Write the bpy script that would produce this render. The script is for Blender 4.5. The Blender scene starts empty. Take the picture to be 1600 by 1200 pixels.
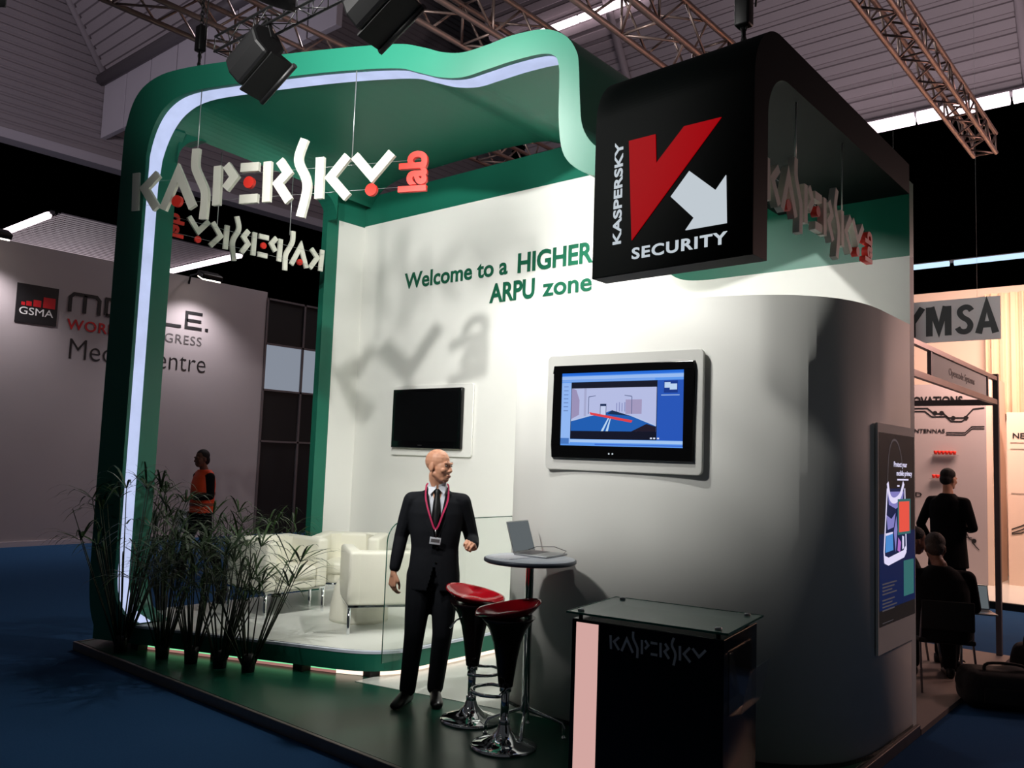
import bpy, bmesh, math, random
from mathutils import Vector, Matrix, Euler
random.seed(7)
SC = bpy.context.scene
COL = SC.collection
PI = math.pi

# ------------------------------------------------------------------ camera, world, lights, exposure
cam_d = bpy.data.cameras.new('camera'); cam_d.sensor_width = 36; cam_d.sensor_fit = 'HORIZONTAL'
cam_d.lens = 1315.73 / 1600 * 36; cam_d.clip_end = 200
cam = bpy.data.objects.new('camera', cam_d); COL.objects.link(cam)
CAM = Vector((1.70676, -3.36849, 1.82345))
ux = Vector((0.76404, 0.02937, 0.64450)); uz = Vector((0.03571, 0.99550, -0.08777))
uy = uz.cross(ux).normalized(); ux = uy.cross(uz).normalized()
cam.matrix_world = Matrix.Translation(CAM) @ Matrix((ux, uy, uz)).to_4x4()
SC.camera = cam
SC.view_settings.view_transform = 'Standard'; SC.view_settings.look = 'None'
SC.view_settings.gamma = 1; SC.view_settings.use_curve_mapping = False
SC.view_settings.exposure = 0.0
w = bpy.data.worlds.new('hall_air'); SC.world = w; w.use_nodes = True
w.node_tree.nodes['Background'].inputs[0].default_value = (0.90, 0.93, 1.0, 1)
w.node_tree.nodes['Background'].inputs[1].default_value = 0.035

def lamp(name, kind, loc, energy, color=(1, 1, 1), target=None, direction=None, size=0.2, size_y=None, spot=None, blend=0.15):
    d = bpy.data.lights.new(name, kind); d.energy = energy; d.color = color
    if kind == 'AREA':
        d.size = size
        if size_y: d.shape = 'RECTANGLE'; d.size_y = size_y
    else: d.shadow_soft_size = size
    if kind == 'SPOT': d.spot_size = math.radians(spot); d.spot_blend = blend
    o = bpy.data.objects.new(name, d); COL.objects.link(o); o.location = loc
    if target is not None: direction = Vector(target) - Vector(loc)
    if direction is not None: o.rotation_euler = Vector(direction).to_track_quat('-Z', 'Y').to_euler()
    return o

# the working floodlight, hung above and in front of the green frame, just over the top of the picture; then an unseen fill lamp added for brightness
# place, watts, glass radius, side leaf angles, aim, cone, leaf drop
FLOOD_FILL = [((-2.2, -0.7, 5.25), 560, 0.05, 151, 50, (-0.165, 0.95, -0.22), 120, 0.15, 0.68), ((-2.6, -2.4, 4.6), 820, 0.24, 127, 67, (-0.085, 0.99, -0.02), 106, 0.3, 0.60)]
for p_, e_, r_, l_, q_, d_, c_, b_, z_ in FLOOD_FILL: lamp('flood_fill_lamp', 'SPOT', p_, e_, (1.0, 0.985, 0.95), direction=d_, size=r_, spot=c_, blend=b_)
lamp('roof_lamp', 'SPOT', (-2.42, 2.45, 4.62), 240, (1.0, 0.985, 0.95), direction=(-0.22, -0.12, -1), size=0.10, spot=104, blend=0.5)
lamp('ceiling_fill_light', 'AREA', (-40, 12, 5), 700, (1.0, 0.9, 0.95), direction=(0.05, 0, 1), size=6, size_y=5)  # area fill lights of this name are added to brighten the hall ceiling
# hall lighting: row lamp high on the left, added ceiling fills, pink stand lamps on the right
lamp('hall_row_lamp', 'AREA', (-11.5, 9.5, 11.0), 260, (1.0, 0.90, 0.92), target=(-8, -2, 0), size=5, size_y=1)
lamp('ceiling_fill_light', 'AREA', (-1.0, 13.0, 7.0), 900, (1.0, 0.84, 0.88), target=(-2, 24, 20), size=7, size_y=2)
lamp('ceiling_fill_light', 'AREA', (-18.0, -6.0, 7.0), 850, (0.95, 0.88, 1.0), target=(-26, 5, 15), size=6, size_y=2)
lamp('pink_stand_lamp', 'AREA', (-0.3, 10.6, 4.9), 330, (1.0, 0.64, 0.52), target=(-1.0, 12.5, 2.0), size=2.4, size_y=0.6)
lamp('pink_stand_lamp', 'AREA', (2.3, 8.2, 3.9), 75, (1.0, 0.62, 0.56), target=(-0.1, 3.8, 2.3), size=1.0, size_y=0.6)
for yy in (1.4, 5.2):
    lamp('wall_spot_lamp', 'SPOT', (-13.45, yy, 5.02), 150, (1.0, 0.92, 0.94), target=(-14.3, yy + 0.1, 2.6), size=0.06, spot=110, blend=0.8)

# ------------------------------------------------------------------ materials
def lin(c):
    return tuple(((v / 255) / 12.92 if v / 255 <= 0.04045 else ((v / 255 + 0.055) / 1.055) ** 2.4) for v in c)
def mat(name, rgb, rough=0.5, metal=0.0, noise=0.0, nscale=20.0, bump=0.0, bscale=60.0, spec=0.5, coat=0.0, trans=0.0, emit=None, estr=1.0, ior=1.45, alpha=1.0):
    m = bpy.data.materials.new(name); m.use_nodes = True
    nt = m.node_tree; b = nt.nodes['Principled BSDF']; c = lin(rgb)
    b.inputs['Base Color'].default_value = (*c, 1); b.inputs['Roughness'].default_value = rough
    b.inputs['Metallic'].default_value = metal; b.inputs['Specular IOR Level'].default_value = spec
    b.inputs['Coat Weight'].default_value = coat; b.inputs['Coat Roughness'].default_value = 0.05
    b.inputs['Transmission Weight'].default_value = trans; b.inputs['IOR'].default_value = ior; b.inputs['Alpha'].default_value = alpha
    if emit is not None:
        b.inputs['Emission Color'].default_value = (*lin(emit), 1); b.inputs['Emission Strength'].default_value = estr
    tc = nt.nodes.new('ShaderNodeTexCoord')
    if noise:
        n = nt.nodes.new('ShaderNodeTexNoise'); n.inputs['Scale'].default_value = nscale; n.inputs['Detail'].default_value = 4
        nt.links.new(tc.outputs['Object'], n.inputs['Vector'])
        mx = nt.nodes.new('ShaderNodeMix'); mx.data_type = 'RGBA'
        mx.inputs['A'].default_value = (*[v * (1 - noise) for v in c], 1); mx.inputs['B'].default_value = (*[min(1, v * (1 + noise)) for v in c], 1)
        nt.links.new(n.outputs['Fac'], mx.inputs['Factor']); nt.links.new(mx.outputs['Result'], b.inputs['Base Color'])
    if bump:
        n2 = nt.nodes.new('ShaderNodeTexNoise'); n2.inputs['Scale'].default_value = bscale; n2.inputs['Detail'].default_value = 3
        nt.links.new(tc.outputs['Object'], n2.inputs['Vector'])
        bp = nt.nodes.new('ShaderNodeBump'); bp.inputs['Strength'].default_value = bump; bp.inputs['Distance'].default_value = 0.01
        nt.links.new(n2.outputs['Fac'], bp.inputs['Height']); nt.links.new(bp.outputs['Normal'], b.inputs['Normal'])
    return m
def glow(name, rgb, strength=1.0, noise=0.0, nscale=6.0):
    """a surface that gives off light"""
    m = mat(name, (10, 10, 10), 0.6, emit=rgb, estr=strength, spec=0.1)
    if noise:
        nt = m.node_tree; b = nt.nodes['Principled BSDF']; n = nt.nodes.new('ShaderNodeTexNoise'); n.inputs['Scale'].default_value = nscale
        n.inputs['Detail'].default_value = 5
        tc = nt.nodes.new('ShaderNodeTexCoord'); nt.links.new(tc.outputs['Object'], n.inputs['Vector'])
        mr = nt.nodes.new('ShaderNodeMapRange'); mr.inputs[3].default_value = strength * (1 - noise); mr.inputs[4].default_value = strength * (1 + noise)
        nt.links.new(n.outputs['Fac'], mr.inputs[0]); nt.links.new(mr.outputs[0], b.inputs['Emission Strength'])
    return m
def glass_mat(name, rgb, tint=0.12):
    """thin sheet glass: a little reflection, a little tint, mostly see-through"""
    m = bpy.data.materials.new(name); m.use_nodes = True; nt = m.node_tree; nt.nodes.clear()
    out = nt.nodes.new('ShaderNodeOutputMaterial'); tr = nt.nodes.new('ShaderNodeBsdfTransparent'); gl = nt.nodes.new('ShaderNodeBsdfGlossy')
    df = nt.nodes.new('ShaderNodeBsdfDiffuse'); 
    gl.inputs['Roughness'].default_value = 0.03; c = lin(rgb); tr.inputs[0].default_value = (*[0.93 + 0.07 * v for v in c], 1); df.inputs[0].default_value = (*c, 1)
    m1 = nt.nodes.new('ShaderNodeMixShader'); m1.inputs[0].default_value = tint; m2 = nt.nodes.new('ShaderNodeMixShader')
    nt.links.new(tr.outputs[0], m1.inputs[1]); nt.links.new(df.outputs[0], m1.inputs[2]); lw = nt.nodes.new('ShaderNodeLayerWeight'); lw.inputs[0].default_value = 0.5; pw = nt.nodes.new('ShaderNodeMath'); pw.operation = 'POWER'; pw.inputs[1].default_value = 5.0
    ma = nt.nodes.new('ShaderNodeMath'); ma.operation = 'MULTIPLY_ADD'; ma.inputs[1].default_value = 0.9; ma.inputs[2].default_value = 0.04
    nt.links.new(lw.outputs['Facing'], pw.inputs[0]); nt.links.new(pw.outputs[0], ma.inputs[0]); nt.links.new(ma.outputs[0], m2.inputs[0])
    nt.links.new(m1.outputs[0], m2.inputs[1]); nt.links.new(gl.outputs[0], m2.inputs[2]); nt.links.new(m2.outputs[0], out.inputs[0])
    return m

M = {}
M['green'] = mat('green_fabric', (26, 106, 85), 0.40, noise=0.05, nscale=3, bump=0.05, bscale=300, spec=0.5)
M['green_gloss'] = mat('green_gloss_laminate', (12, 72, 55), 0.3, noise=0.08, nscale=2)
M['white_wall'] = mat('white_painted_panel', (232, 232, 226), 0.6, noise=0.02, nscale=2, spec=0.25)
M['white_lam'] = mat('white_laminate', (226, 228, 220), 0.28, noise=0.02, nscale=4)
M['white_edge'] = mat('white_edge_strip', (216, 222, 236), 0.35)
M['black_sign'] = mat('black_sign_panel', (5, 11, 10), 0.55, spec=0.08)
M['dark_green'] = mat('dark_green_panel', (12, 38, 31), 0.5, noise=0.05, nscale=3)
M['letter'] = mat('cream_foam_letter', (226, 226, 212), 0.55, noise=0.03, nscale=10)
M['letter_red'] = mat('red_foam_letter', (226, 48, 36), 0.5, noise=0.03, nscale=10)
M['wire'] = mat('steel_wire', (200, 204, 204), 0.3, 0.8)
M['led'] = glow('led_light_strip', (196, 208, 246), 0.95, 0.22, 5)
M['carpet'] = mat('blue_carpet', (40, 72, 108), 0.95, noise=0.25, nscale=90, bump=0.4, bscale=400, spec=0.05)
M['deck_edge'] = mat('aluminium_edge_trim', (126, 116, 112), 0.4, 0.6, noise=0.2, nscale=8)
M['chrome'] = mat('chrome', (225, 228, 230), 0.06, 1.0)
M['steel'] = mat('brushed_steel', (150, 150, 152), 0.3, 0.9)
M['leather'] = mat('white_leatherette', (232, 230, 214), 0.42, noise=0.03, nscale=8, bump=0.12, bscale=120)
M['stool_stem'] = mat('shaded_red_funnel', (26, 7, 9), 0.2, coat=0.3)  # red plastic darkened, shade on the funnel put into the colour
M['red_plastic'] = mat('glossy_red_plastic', (168, 14, 28), 0.12, coat=0.6)
M['black'] = mat('black_paint', (8, 8, 9), 0.5)
M['black_matt'] = mat('black_backdrop', (1, 1, 1), 1.0, spec=0.0)
M['black_gloss'] = mat('black_gloss_plastic', (7, 7, 8), 0.12)
M['lamp_black'] = mat('black_lamp_housing', (9, 9, 10), 0.45, noise=0.2, nscale=12)
M['glass'] = glass_mat('clear_glass', (200, 225, 212), 0.05)
M['glass_green'] = glass_mat('green_table_glass', (150, 190, 176), 0.55)
M['glass_edge'] = mat('green_glass_edge', (18, 92, 74), 0.2)
M['acrylic'] = glass_mat('clear_acrylic', (120, 130, 135), 0.05)
M['grey_wall'] = mat('grey_white_hall_wall', (166, 158, 161), 0.8, noise=0.05, nscale=1.2)
M['corr'] = mat('corrugated_roof_sheet', (150, 140, 144), 0.6, noise=0.07, nscale=0.5)
M['fascia'] = mat('pale_fascia_panel', (186, 178, 186), 0.6, noise=0.05, nscale=1)
M['truss'] = mat('aluminium_truss', (150, 128, 122), 0.42, 0.6, noise=0.1, nscale=6)
M['tube'] = glow('fluorescent_tube', (255, 232, 242), 3.2)
M['tube_dim'] = glow('fluorescent_tube_cool', (190, 220, 245), 1.3)
M['red_glow'] = glow('red_backlit_acrylic', (190, 3, 16), 0.62)
M['white_glow'] = glow('white_backlit_acrylic', (214, 224, 232), 0.78)
M['pink_glow'] = glow('pink_lit_panel', (226, 178, 172), 0.85)
M['txt_green'] = mat('green_vinyl', (8, 88, 62), 0.5)
M['txt_black'] = mat('black_vinyl', (18, 18, 22), 0.5)
M['txt_red'] = mat('red_vinyl', (190, 22, 32), 0.5)
M['txt_grey'] = mat('grey_vinyl', (88, 84, 86), 0.5)
M['txt_white'] = mat('white_vinyl', (225, 225, 225), 0.5)
M['logo_grey'] = mat('grey_logo_vinyl', (190, 196, 200), 0.45)
M['skin'] = mat('skin', (206, 150, 120), 0.48, noise=0.08, nscale=30)
M['skin_dark'] = mat('tanned_skin', (120, 80, 62), 0.5, noise=0.08, nscale=30)
M['suit'] = mat('black_suit_wool', (18, 20, 25), 0.8, noise=0.15, nscale=60, bump=0.25, bscale=14, spec=0.2)
M['coat'] = mat('black_overcoat', (12, 12, 14), 0.85, bump=0.25, bscale=12, spec=0.15)
M['shirt'] = mat('white_shirt_cotton', (205, 208, 216), 0.7, bump=0.1, bscale=40)
M['tie'] = mat('black_tie', (10, 10, 13), 0.5)
M['shoe'] = mat('black_shoe_leather', (14, 13, 13), 0.28)
M['hair'] = mat('dark_hair', (18, 15, 14), 0.7, bump=0.6, bscale=120)
M['hair_grey'] = mat('grey_brown_hair', (52, 44, 40), 0.7, bump=0.6, bscale=120)
M['lanyard'] = mat('crimson_lanyard', (176, 26, 78), 0.6)
M['badge'] = mat('badge_card', (186, 188, 194), 0.35)
M['vest'] = mat('orange_hi_vis_vest', (240, 74, 26), 0.6, bump=0.2, bscale=16, emit=(240, 60, 20), estr=0.0)
M['vest_band'] = mat('grey_reflective_band', (130, 66, 48), 0.4)
M['paper'] = mat('white_paper', (226, 226, 232), 0.7)
M['leaf'] = mat('palm_leaf', (40, 62, 26), 0.5, noise=0.35, nscale=5)
M['stem'] = mat('palm_stem', (34, 42, 20), 0.5, noise=0.3, nscale=8)
M['silver'] = mat('silver_laptop_shell', (168, 170, 172), 0.35, 0.6)
M['laptop_screen'] = glow('grey_laptop_screen', (120, 128, 132), 0.55)
M['table_rim'] = mat('grey_table_edge', (92, 96, 108), 0.35, 0.4)
M['table_top'] = mat('pale_table_laminate', (214, 220, 230), 0.3)
M['eye_white'] = mat('eye_white', (150, 140, 132), 0.2)
M['iris'] = mat('dark_iris', (20, 14, 10), 0.2)
M['lips'] = mat('lips', (150, 84, 74), 0.5)
M['bag'] = mat('black_bag_nylon', (9, 9, 10), 0.8, bump=0.3, bscale=20)
M['pink_wall'] = mat('cream_stand_wall', (226, 206, 190), 0.7, noise=0.04, nscale=1)
M['curtain'] = mat('cream_curtain', (232, 206, 178), 0.85, noise=0.06, nscale=3)
M['floor_grey'] = mat('beige_stand_floor', (128, 112, 104), 0.6, noise=0.08, nscale=3)
M['white_deck'] = mat('white_deck_panel', (206, 208, 200), 0.25, noise=0.03, nscale=3)
M['lamp_glass'] = glow('lit_lamp_glass', (255, 244, 226), 6.0)
M['lamp_glass_off'] = mat('unlit_lamp_glass', (60, 62, 62), 0.1)
M['glow_green'] = glow('green_white_under_light', (132, 238, 168), 1.1)
M['glow_reflection'] = glow('rose_deck_reflection', (226, 160, 150), 0.5)  # glowing strip stands in for the pink reflection on the deck
M['glow_warm'] = glow('warm_under_light', (255, 226, 204), 1.6)
M['pale_panel'] = glow('pale_lit_partition_pane', (150, 158, 172), 0.75)
M['dark_pane'] = mat('dark_partition_pane', (10, 11, 16), 0.6)
M['frame_grey'] = mat('grey_partition_frame', (104, 98, 102), 0.5, 0.3)

# ------------------------------------------------------------------ mesh helpers
class MB:
    def __init__(s): s.v = []; s.f = []; s.mi = []; s.sm = []
    def add(s, vs, fs, mi=0, smooth=False, X=None):
        o = len(s.v)
        s.v += [tuple(X @ Vector(p)) if X is not None else tuple(p) for p in vs]
        s.f += [tuple(o + i for i in f) for f in fs]; s.mi += [mi] * len(fs); s.sm += [smooth] * len(fs); return s
    def box(s, a, b, mi=0, X=None):
        x0, y0, z0 = a; x1, y1, z1 = b
        return s.add([(x0, y0, z0), (x1, y0, z0), (x1, y1, z0), (x0, y1, z0), (x0, y0, z1), (x1, y0, z1), (x1, y1, z1), (x0, y1, z1)],
              [(0, 3, 2, 1), (4, 5, 6, 7), (0, 1, 5, 4), (1, 2, 6, 5), (2, 3, 7, 6), (3, 0, 4, 7)], mi, False, X)
    def rbox(s, a, b, r, mi=0, X=None, n=3):
        """box with all edges rounded"""
        bm = bmesh.new(); bmesh.ops.create_cube(bm, size=1)
        for v in bm.verts: v.co = Vector([(a[i] + b[i]) / 2 + v.co[i] * (b[i] - a[i]) for i in range(3)])
        bmesh.ops.bevel(bm, geom=list(bm.edges), offset=r, segments=n, affect='EDGES', profile=0.5)
        bm.verts.index_update()
        s.add([v.co.copy() for v in bm.verts], [[v.index for v in f.verts] for f in bm.faces], mi, True, X); bm.free(); return s
    def rings(s, rings, mi=0, smooth=True, caps=True, X=None, closed=True):
        n = len(rings[0]); vs = [p for r in rings for p in r]; fs = []
        for i in range(len(rings) - 1):
            for j in range(n if closed else n - 1):
                k = (j + 1) % n; fs.append((i * n + j, i * n + k, (i + 1) * n + k, (i + 1) * n + j))
        s.add(vs, fs, mi, smooth, X)
        if caps:
            s.add(rings[0], [tuple(reversed(range(n)))], mi, False, X); s.add(rings[-1], [tuple(range(n))], mi, False, X)
        return s
    def tube(s, pts, r, n=8, mi=0, X=None, closed=False, caps=True):
        pts = [Vector(p) for p in pts]; m = len(pts); rr = r if isinstance(r, (list, tuple)) else [r] * m
        up = None; out = []
        for i, p in enumerate(pts):
            if closed: t = pts[(i + 1) % m] - pts[i - 1]
            else: t = pts[min(i + 1, m - 1)] - pts[max(i - 1, 0)]
            t.normalize()
            if up is None: up = t.orthogonal().normalized()
            up = (up - t * up.dot(t)); up = up.normalized() if up.length > 1e-6 else t.orthogonal().normalized()
            sd = t.cross(up)
            out.append([p + (up * math.cos(a) + sd * math.sin(a)) * rr[i] for a in [2 * PI * j / n for j in range(n)]])
        if closed: out.append(out[0])
        return s.rings(out, mi, True, caps and not closed, X)
    def lathe(s, prof, n=24, c=(0, 0, 0), mi=0, X=None, caps=True):
        return s.rings([[(c[0] + r * math.cos(2 * PI * j / n), c[1] + r * math.sin(2 * PI * j / n), c[2] + z) for j in range(n)] for r, z in prof], mi, True, caps, X)
    def prism(s, poly, w0, w1, X, mi=0, side=None, smooth=False):
        """2D outline (u,v) swept from w0 to w1, placed by the frame X (columns u, v, w)"""
        n = len(poly)
        s.add([(u, v, w0) for u, v in poly], [tuple(reversed(range(n)))], mi, False, X)
        s.add([(u, v, w1) for u, v in poly], [tuple(range(n))], mi, False, X)
        s.add([(u, v, w0) for u, v in poly] + [(u, v, w1) for u, v in poly], [(i, (i + 1) % n, n + (i + 1) % n, n + i) for i in range(n)], mi if side is None else side, smooth, X)
        return s
    def ell(s, c, r, mi=0, X=None, nu=16, nv=10, R=None):
        rs = []
        for i in range(nv + 1):
            a = -PI / 2 + PI * i / nv; a = max(-PI / 2 + 0.02, min(PI / 2 - 0.02, a)); ring = []
            for j in range(nu):
                b = 2 * PI * j / nu; p = Vector((r[0] * math.cos(a) * math.cos(b), r[1] * math.cos(a) * math.sin(b), r[2] * math.sin(a)))
                if R is not None: p = R @ p
                ring.append(p + Vector(c))
            rs.append(ring)
        return s.rings(rs, mi, True, True, X)
    def cap(s, p0, r0, p1, r1, n=12, mi=0, X=None):
        p0 = Vector(p0); p1 = Vector(p1); t = (p1 - p0).normalized(); pts = []; rr = []
        for k in range(4): a = PI / 2 * k / 4; pts.append(p0 - t * r0 * math.cos(a)); rr.append(max(r0 * math.sin(a), 1e-4))
        pts.append(p0); rr.append(r0); pts.append(p1); rr.append(r1)
        for k in range(1, 5): a = PI / 2 * k / 4; pts.append(p1 + t * r1 * math.sin(a)); rr.append(max(r1 * math.cos(a), 1e-4))
        return s.tube(pts, rr, n, mi, X)
    def chain(s, pts, X=None, n=12):
        for (p, r), (q, t) in zip(pts[:-1], pts[1:]): s.cap(p, r, q, t, n, 0, X)
        return s
    def mesh(s, name, mats, fix=True):
        me = bpy.data.meshes.new(name); me.from_pydata(s.v, [], s.f)
        for m in (mats if isinstance(mats, (list, tuple)) else [mats]): me.materials.append(m)
        me.polygons.foreach_set('material_index', s.mi); me.polygons.foreach_set('use_smooth', s.sm)
        if fix:
            bm = bmesh.new(); bm.from_mesh(me); bmesh.ops.remove_doubles(bm, verts=bm.verts, dist=1e-5)
            bmesh.ops.recalc_face_normals(bm, faces=bm.faces); bm.to_mesh(me); bm.free()
        me.update(); return me
    def build(s, name, mats, parent=None, bevel=0, label=None, fix=True):
        o = bpy.data.objects.new(name, s.mesh(name, mats, fix)); COL.objects.link(o)
        if parent: o.parent = parent
        if label: o['label'] = label
        if bevel:
            b = o.modifiers.new('edge', 'BEVEL'); b.width = bevel; b.segments = 2; b.limit_method = 'ANGLE'; b.angle_limit = 0.7
        return o
def tag(o, label, cat, group=None):
    o['label'] = label; o['category'] = cat
    if group: o['group'] = group
    return o
def thing(name, label, cat, loc=(0, 0, 0), rz=0.0, group=None):
    o = bpy.data.objects.new(name, None); COL.objects.link(o); o.location = loc; o.rotation_euler = (0, 0, rz); o.empty_display_size = 0.1
    return tag(o, label, cat, group)
def struct(o): o['kind'] = 'structure'; return o
def dup(root, loc, rz, label=None):
    r = root.copy(); COL.objects.link(r); r.location = loc; r.rotation_euler = (0, 0, rz)
    if label: r['label'] = label
    for ch in list(root.children):
        c = ch.copy(); COL.objects.link(c); c.parent = r
        for g in list(ch.children):
            d = g.copy(); COL.objects.link(d); d.parent = c
    return r
def frame(o, u, v, wv=None):
    u = Vector(u).normalized(); v = Vector(v).normalized(); wv = u.cross(v) if wv is None else Vector(wv)
    m = Matrix((u, v, wv)).transposed().to_4x4(); m.translation = Vector(o); return m
def arc(cx, cy, r, a0, a1, n=8): return [(cx + r * math.cos(math.radians(a0 + (a1 - a0) * i / n)), cy + r * math.sin(math.radians(a0 + (a1 - a0) * i / n))) for i in range(n + 1)]
def rrect(x0, y0, x1, y1, r, n=5):
    return arc(x1 - r, y0 + r, r, -90, 0, n) + arc(x1 - r, y1 - r, r, 0, 90, n) + arc(x0 + r, y1 - r, r, 90, 180, n) + arc(x0 + r, y0 + r, r, 180, 270, n)
def smooth_path(pts, n=6):
    """Catmull-Rom through 2D/3D points"""
    pts = [Vector(p) for p in pts]; out = []
    for i in range(len(pts) - 1):
        p0 = pts[max(i - 1, 0)]; p1 = pts[i]; p2 = pts[i + 1]; p3 = pts[min(i + 2, len(pts) - 1)]
        for k in range(n):
            t = k / n
            out.append(0.5 * ((2 * p1) + (p2 - p0) * t + (2 * p0 - 5 * p1 + 4 * p2 - p3) * t * t + (3 * p1 - p0 - 3 * p2 + p3) * t ** 3))
    out.append(pts[-1]); return out
def stroke(pts, wd, ends='flat'):
    """2D polyline -> outline polygon of width wd, mitred"""
    pts = [Vector(p).to_2d() if len(p) == 3 else Vector(p) for p in pts]; L = []; R = []
    for i, p in enumerate(pts):
        d0 = (p - pts[i - 1]).normalized() if i > 0 else None; d1 = (pts[i + 1] - p).normalized() if i < len(pts) - 1 else None
        d0 = d0 or d1; d1 = d1 or d0
        n0 = Vector((-d0.y, d0.x)); n1 = Vector((-d1.y, d1.x)); m = (n0 + n1).normalized(); k = min(wd / 2 / max(m.dot(n0), 0.35), wd * 1.3)
        L.append(p + m * k); R.append(p - m * k)
    return [tuple(p) for p in L + R[::-1]]

# lettering from the built-in font, as mesh
_CAPH = None
def text_obj(body, X, cap_h, width, m, parent=None, depth=0.004, bold=0.0, name='lettering', slant=0.0, spacing=1.0):
    global _CAPH
    def conv(t):
        cu = bpy.data.curves.new('t', 'FONT'); cu.body = t; cu.extrude = 0.5; cu.offset = bold; cu.shear = slant; cu.space_character = spacing; cu.resolution_u = 4
        ob = bpy.data.objects.new('t', cu); COL.objects.link(ob); dg = bpy.context.evaluated_depsgraph_get(); dg.update()
        me = bpy.data.meshes.new_from_object(ob.evaluated_get(dg)); bpy.data.objects.remove(ob); bpy.data.curves.remove(cu); return me
    if _CAPH is None:
        h = conv('H'); _CAPH = max(v.co.y for v in h.vertices) - min(v.co.y for v in h.vertices)
    me = conv(body); xs = [v.co.x for v in me.vertices]; x0 = min(xs); wd = max(xs) - x0
    sy = cap_h / _CAPH; sx = (width / wd) if width else sy
    for v in me.vertices:
        v.co = X @ Vector(((v.co.x - x0) * sx, v.co.y * sy, (v.co.z + 0.5) * depth))
    me.materials.clear(); me.materials.append(m)
    for p in me.polygons: p.material_index = 0
    o = bpy.data.objects.new(name, me); COL.objects.link(o)
    if parent: o.parent = parent
    return o
def organic(mb, name, m, parent=None, voxel=0.008, it=3, fac=0.5, post=None):
    me = mb.mesh('tmp', m); ob = bpy.data.objects.new('tmp', me); COL.objects.link(ob)
    r = ob.modifiers.new('r', 'REMESH'); r.mode = 'VOXEL'; r.voxel_size = voxel; r.use_smooth_shade = True
    s = ob.modifiers.new('s', 'SMOOTH'); s.factor = fac; s.iterations = it
    dg = bpy.context.evaluated_depsgraph_get(); dg.update()
    me2 = bpy.data.meshes.new_from_object(ob.evaluated_get(dg)); bpy.data.objects.remove(ob); bpy.data.meshes.remove(me)
    me2.materials.clear(); me2.materials.append(m)
    if post:
        bm = bmesh.new(); bm.from_mesh(me2); post(bm); bm.to_mesh(me2); bm.free()
    for p in me2.polygons: p.use_smooth = True; p.material_index = 0
    o = bpy.data.objects.new(name, me2); COL.objects.link(o)
    if parent: o.parent = parent
    return o
# ------------------------------------------------------------------ hall shell
YZ = lambda x, y=0, z=0: frame((x, y, z), (0, 1, 0), (0, 0, 1))          # faces +X, reads along +Y
XZ = lambda y, x=0, z=0: frame((x, y, z), (1, 0, 0), (0, 0, 1))          # faces -Y, reads along +X
DK = 0.07
struct(MB().box((-60, -30, -0.1), (30, 45, 0)).build('floor', M['carpet']))
struct(MB().box((-60, 33, 0), (30, 33.3, 40)).build('wall_back', M['black_matt']))
struct(MB().box((-60, -30, 0), (-59.7, 33, 40)).build('wall_left', M['black_matt']))
def corrugated(name, origin, along, up, length, height, pitch=0.22, depth=0.06):
    """sheet with ribs running along one direction"""
    a = Vector(along).normalized(); u = Vector(up).normalized(); nrm = a.cross(u); o = Vector(origin); mb = MB(); pr = []; h = 0
    while h < height:
        for dh, dn in ((0, 0), (0.60, 0), (0.68, -1), (0.92, -1)): pr.append((h + dh * pitch, dn * depth))
        h += pitch
    rows = [[o + u * h + nrm * d, o + u * h + nrm * d + a * length] for h, d in pr]
    for r0, r1 in zip(rows[:-1], rows[1:]): mb.add([r0[0], r0[1], r1[1], r1[0]], [(0, 1, 2, 3)])
    return struct(mb.build(name, M['corr'], fix=False))
XW, YE, ZE = -28.89, 9.3, 15.0
SL = Vector((0, -1, 1.56)).normalized()
corrugated('wall_gable', (XW, -24, 12.13), (0, 1, 0), (0, 0, 1), 56, 16, 0.30, 0.07)
corrugated('ceiling', (XW, YE, ZE), (1, 0, 0), SL, 13.5, 14, 0.36, 0.09)
corrugated('ceiling', (-22, 26.0, 13.9), (1, 0, 0), SL, 46, 26, 0.46, 0.11)
for xx in (-2.6, -16.0): 
    o = Vector((xx, 26.0, 13.9)); n = Vector((0, -1.56, -1)).normalized()
    struct(MB().tube([o + n * 0.1, o + SL * 26 + n * 0.1], 0.16, 6).build('trim_rib', M['corr']))
hip0 = Vector((XW + 0.1, YE, ZE)); struct(MB().tube([hip0, hip0 + SL * 14], 0.14, 6).build('trim_hip', M['corr']))
struct(MB().tube([(XW, YE - 0.1, ZE - 0.12), (-15.4, YE - 0.1, ZE - 0.12)], 0.22, 8).build('trim_gutter', M['frame_grey']))
fa = MB(); x = XW
while x < -15.5: fa.box((x + 0.03, YE, ZE - 2.25), (min(x + 1.72, -15.4), YE + 0.2, ZE - 0.05)); x += 1.75
struct(fa.build('wall_fascia', M['fascia'], bevel=0.02))
struct(MB().box((XW - 0.6, -24, 11.8), (XW + 0.05, 32, 12.13)).build('trim_beam', M['fascia']))
struct(MB().box((XW - 0.8, -24, 9.96), (XW - 0.6, 32, 12.0)).build('ceiling_bulkhead', M['black_matt']))
corrugated('ceiling_lower', (-58, 8.6, 9.97), (0, 1, 0), (1, 0, 0), 6.8, 28.2, 0.3, 0.06)
def tube_light(a, b, label, m='tube', r=0.11, group=None):
    t = thing('fluorescent_light', label, 'light', a, 0, group); d = Vector(b) - Vector(a); L = d.length
    X = frame((0, 0, 0), d, Vector((0, 0, 1)) if abs(d.z) < 0.9 * L else (0, 1, 0))
    d.normalize()
    n = max(2, int(L / 2.4)); bt = MB(); hs = MB()
    for k in range(n): bt.tube([d * (L * k / n + 0.06), d * (L * (k + 1) / n - 0.06)], r, 8)
    hs.tube([Vector((0, 0.12, r)), d * L + Vector((0, 0.12, r))], r * 0.7, 6)
    bt.build('tube', M[m], t); hs.build('housing', M['frame_grey'], t); return t
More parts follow.
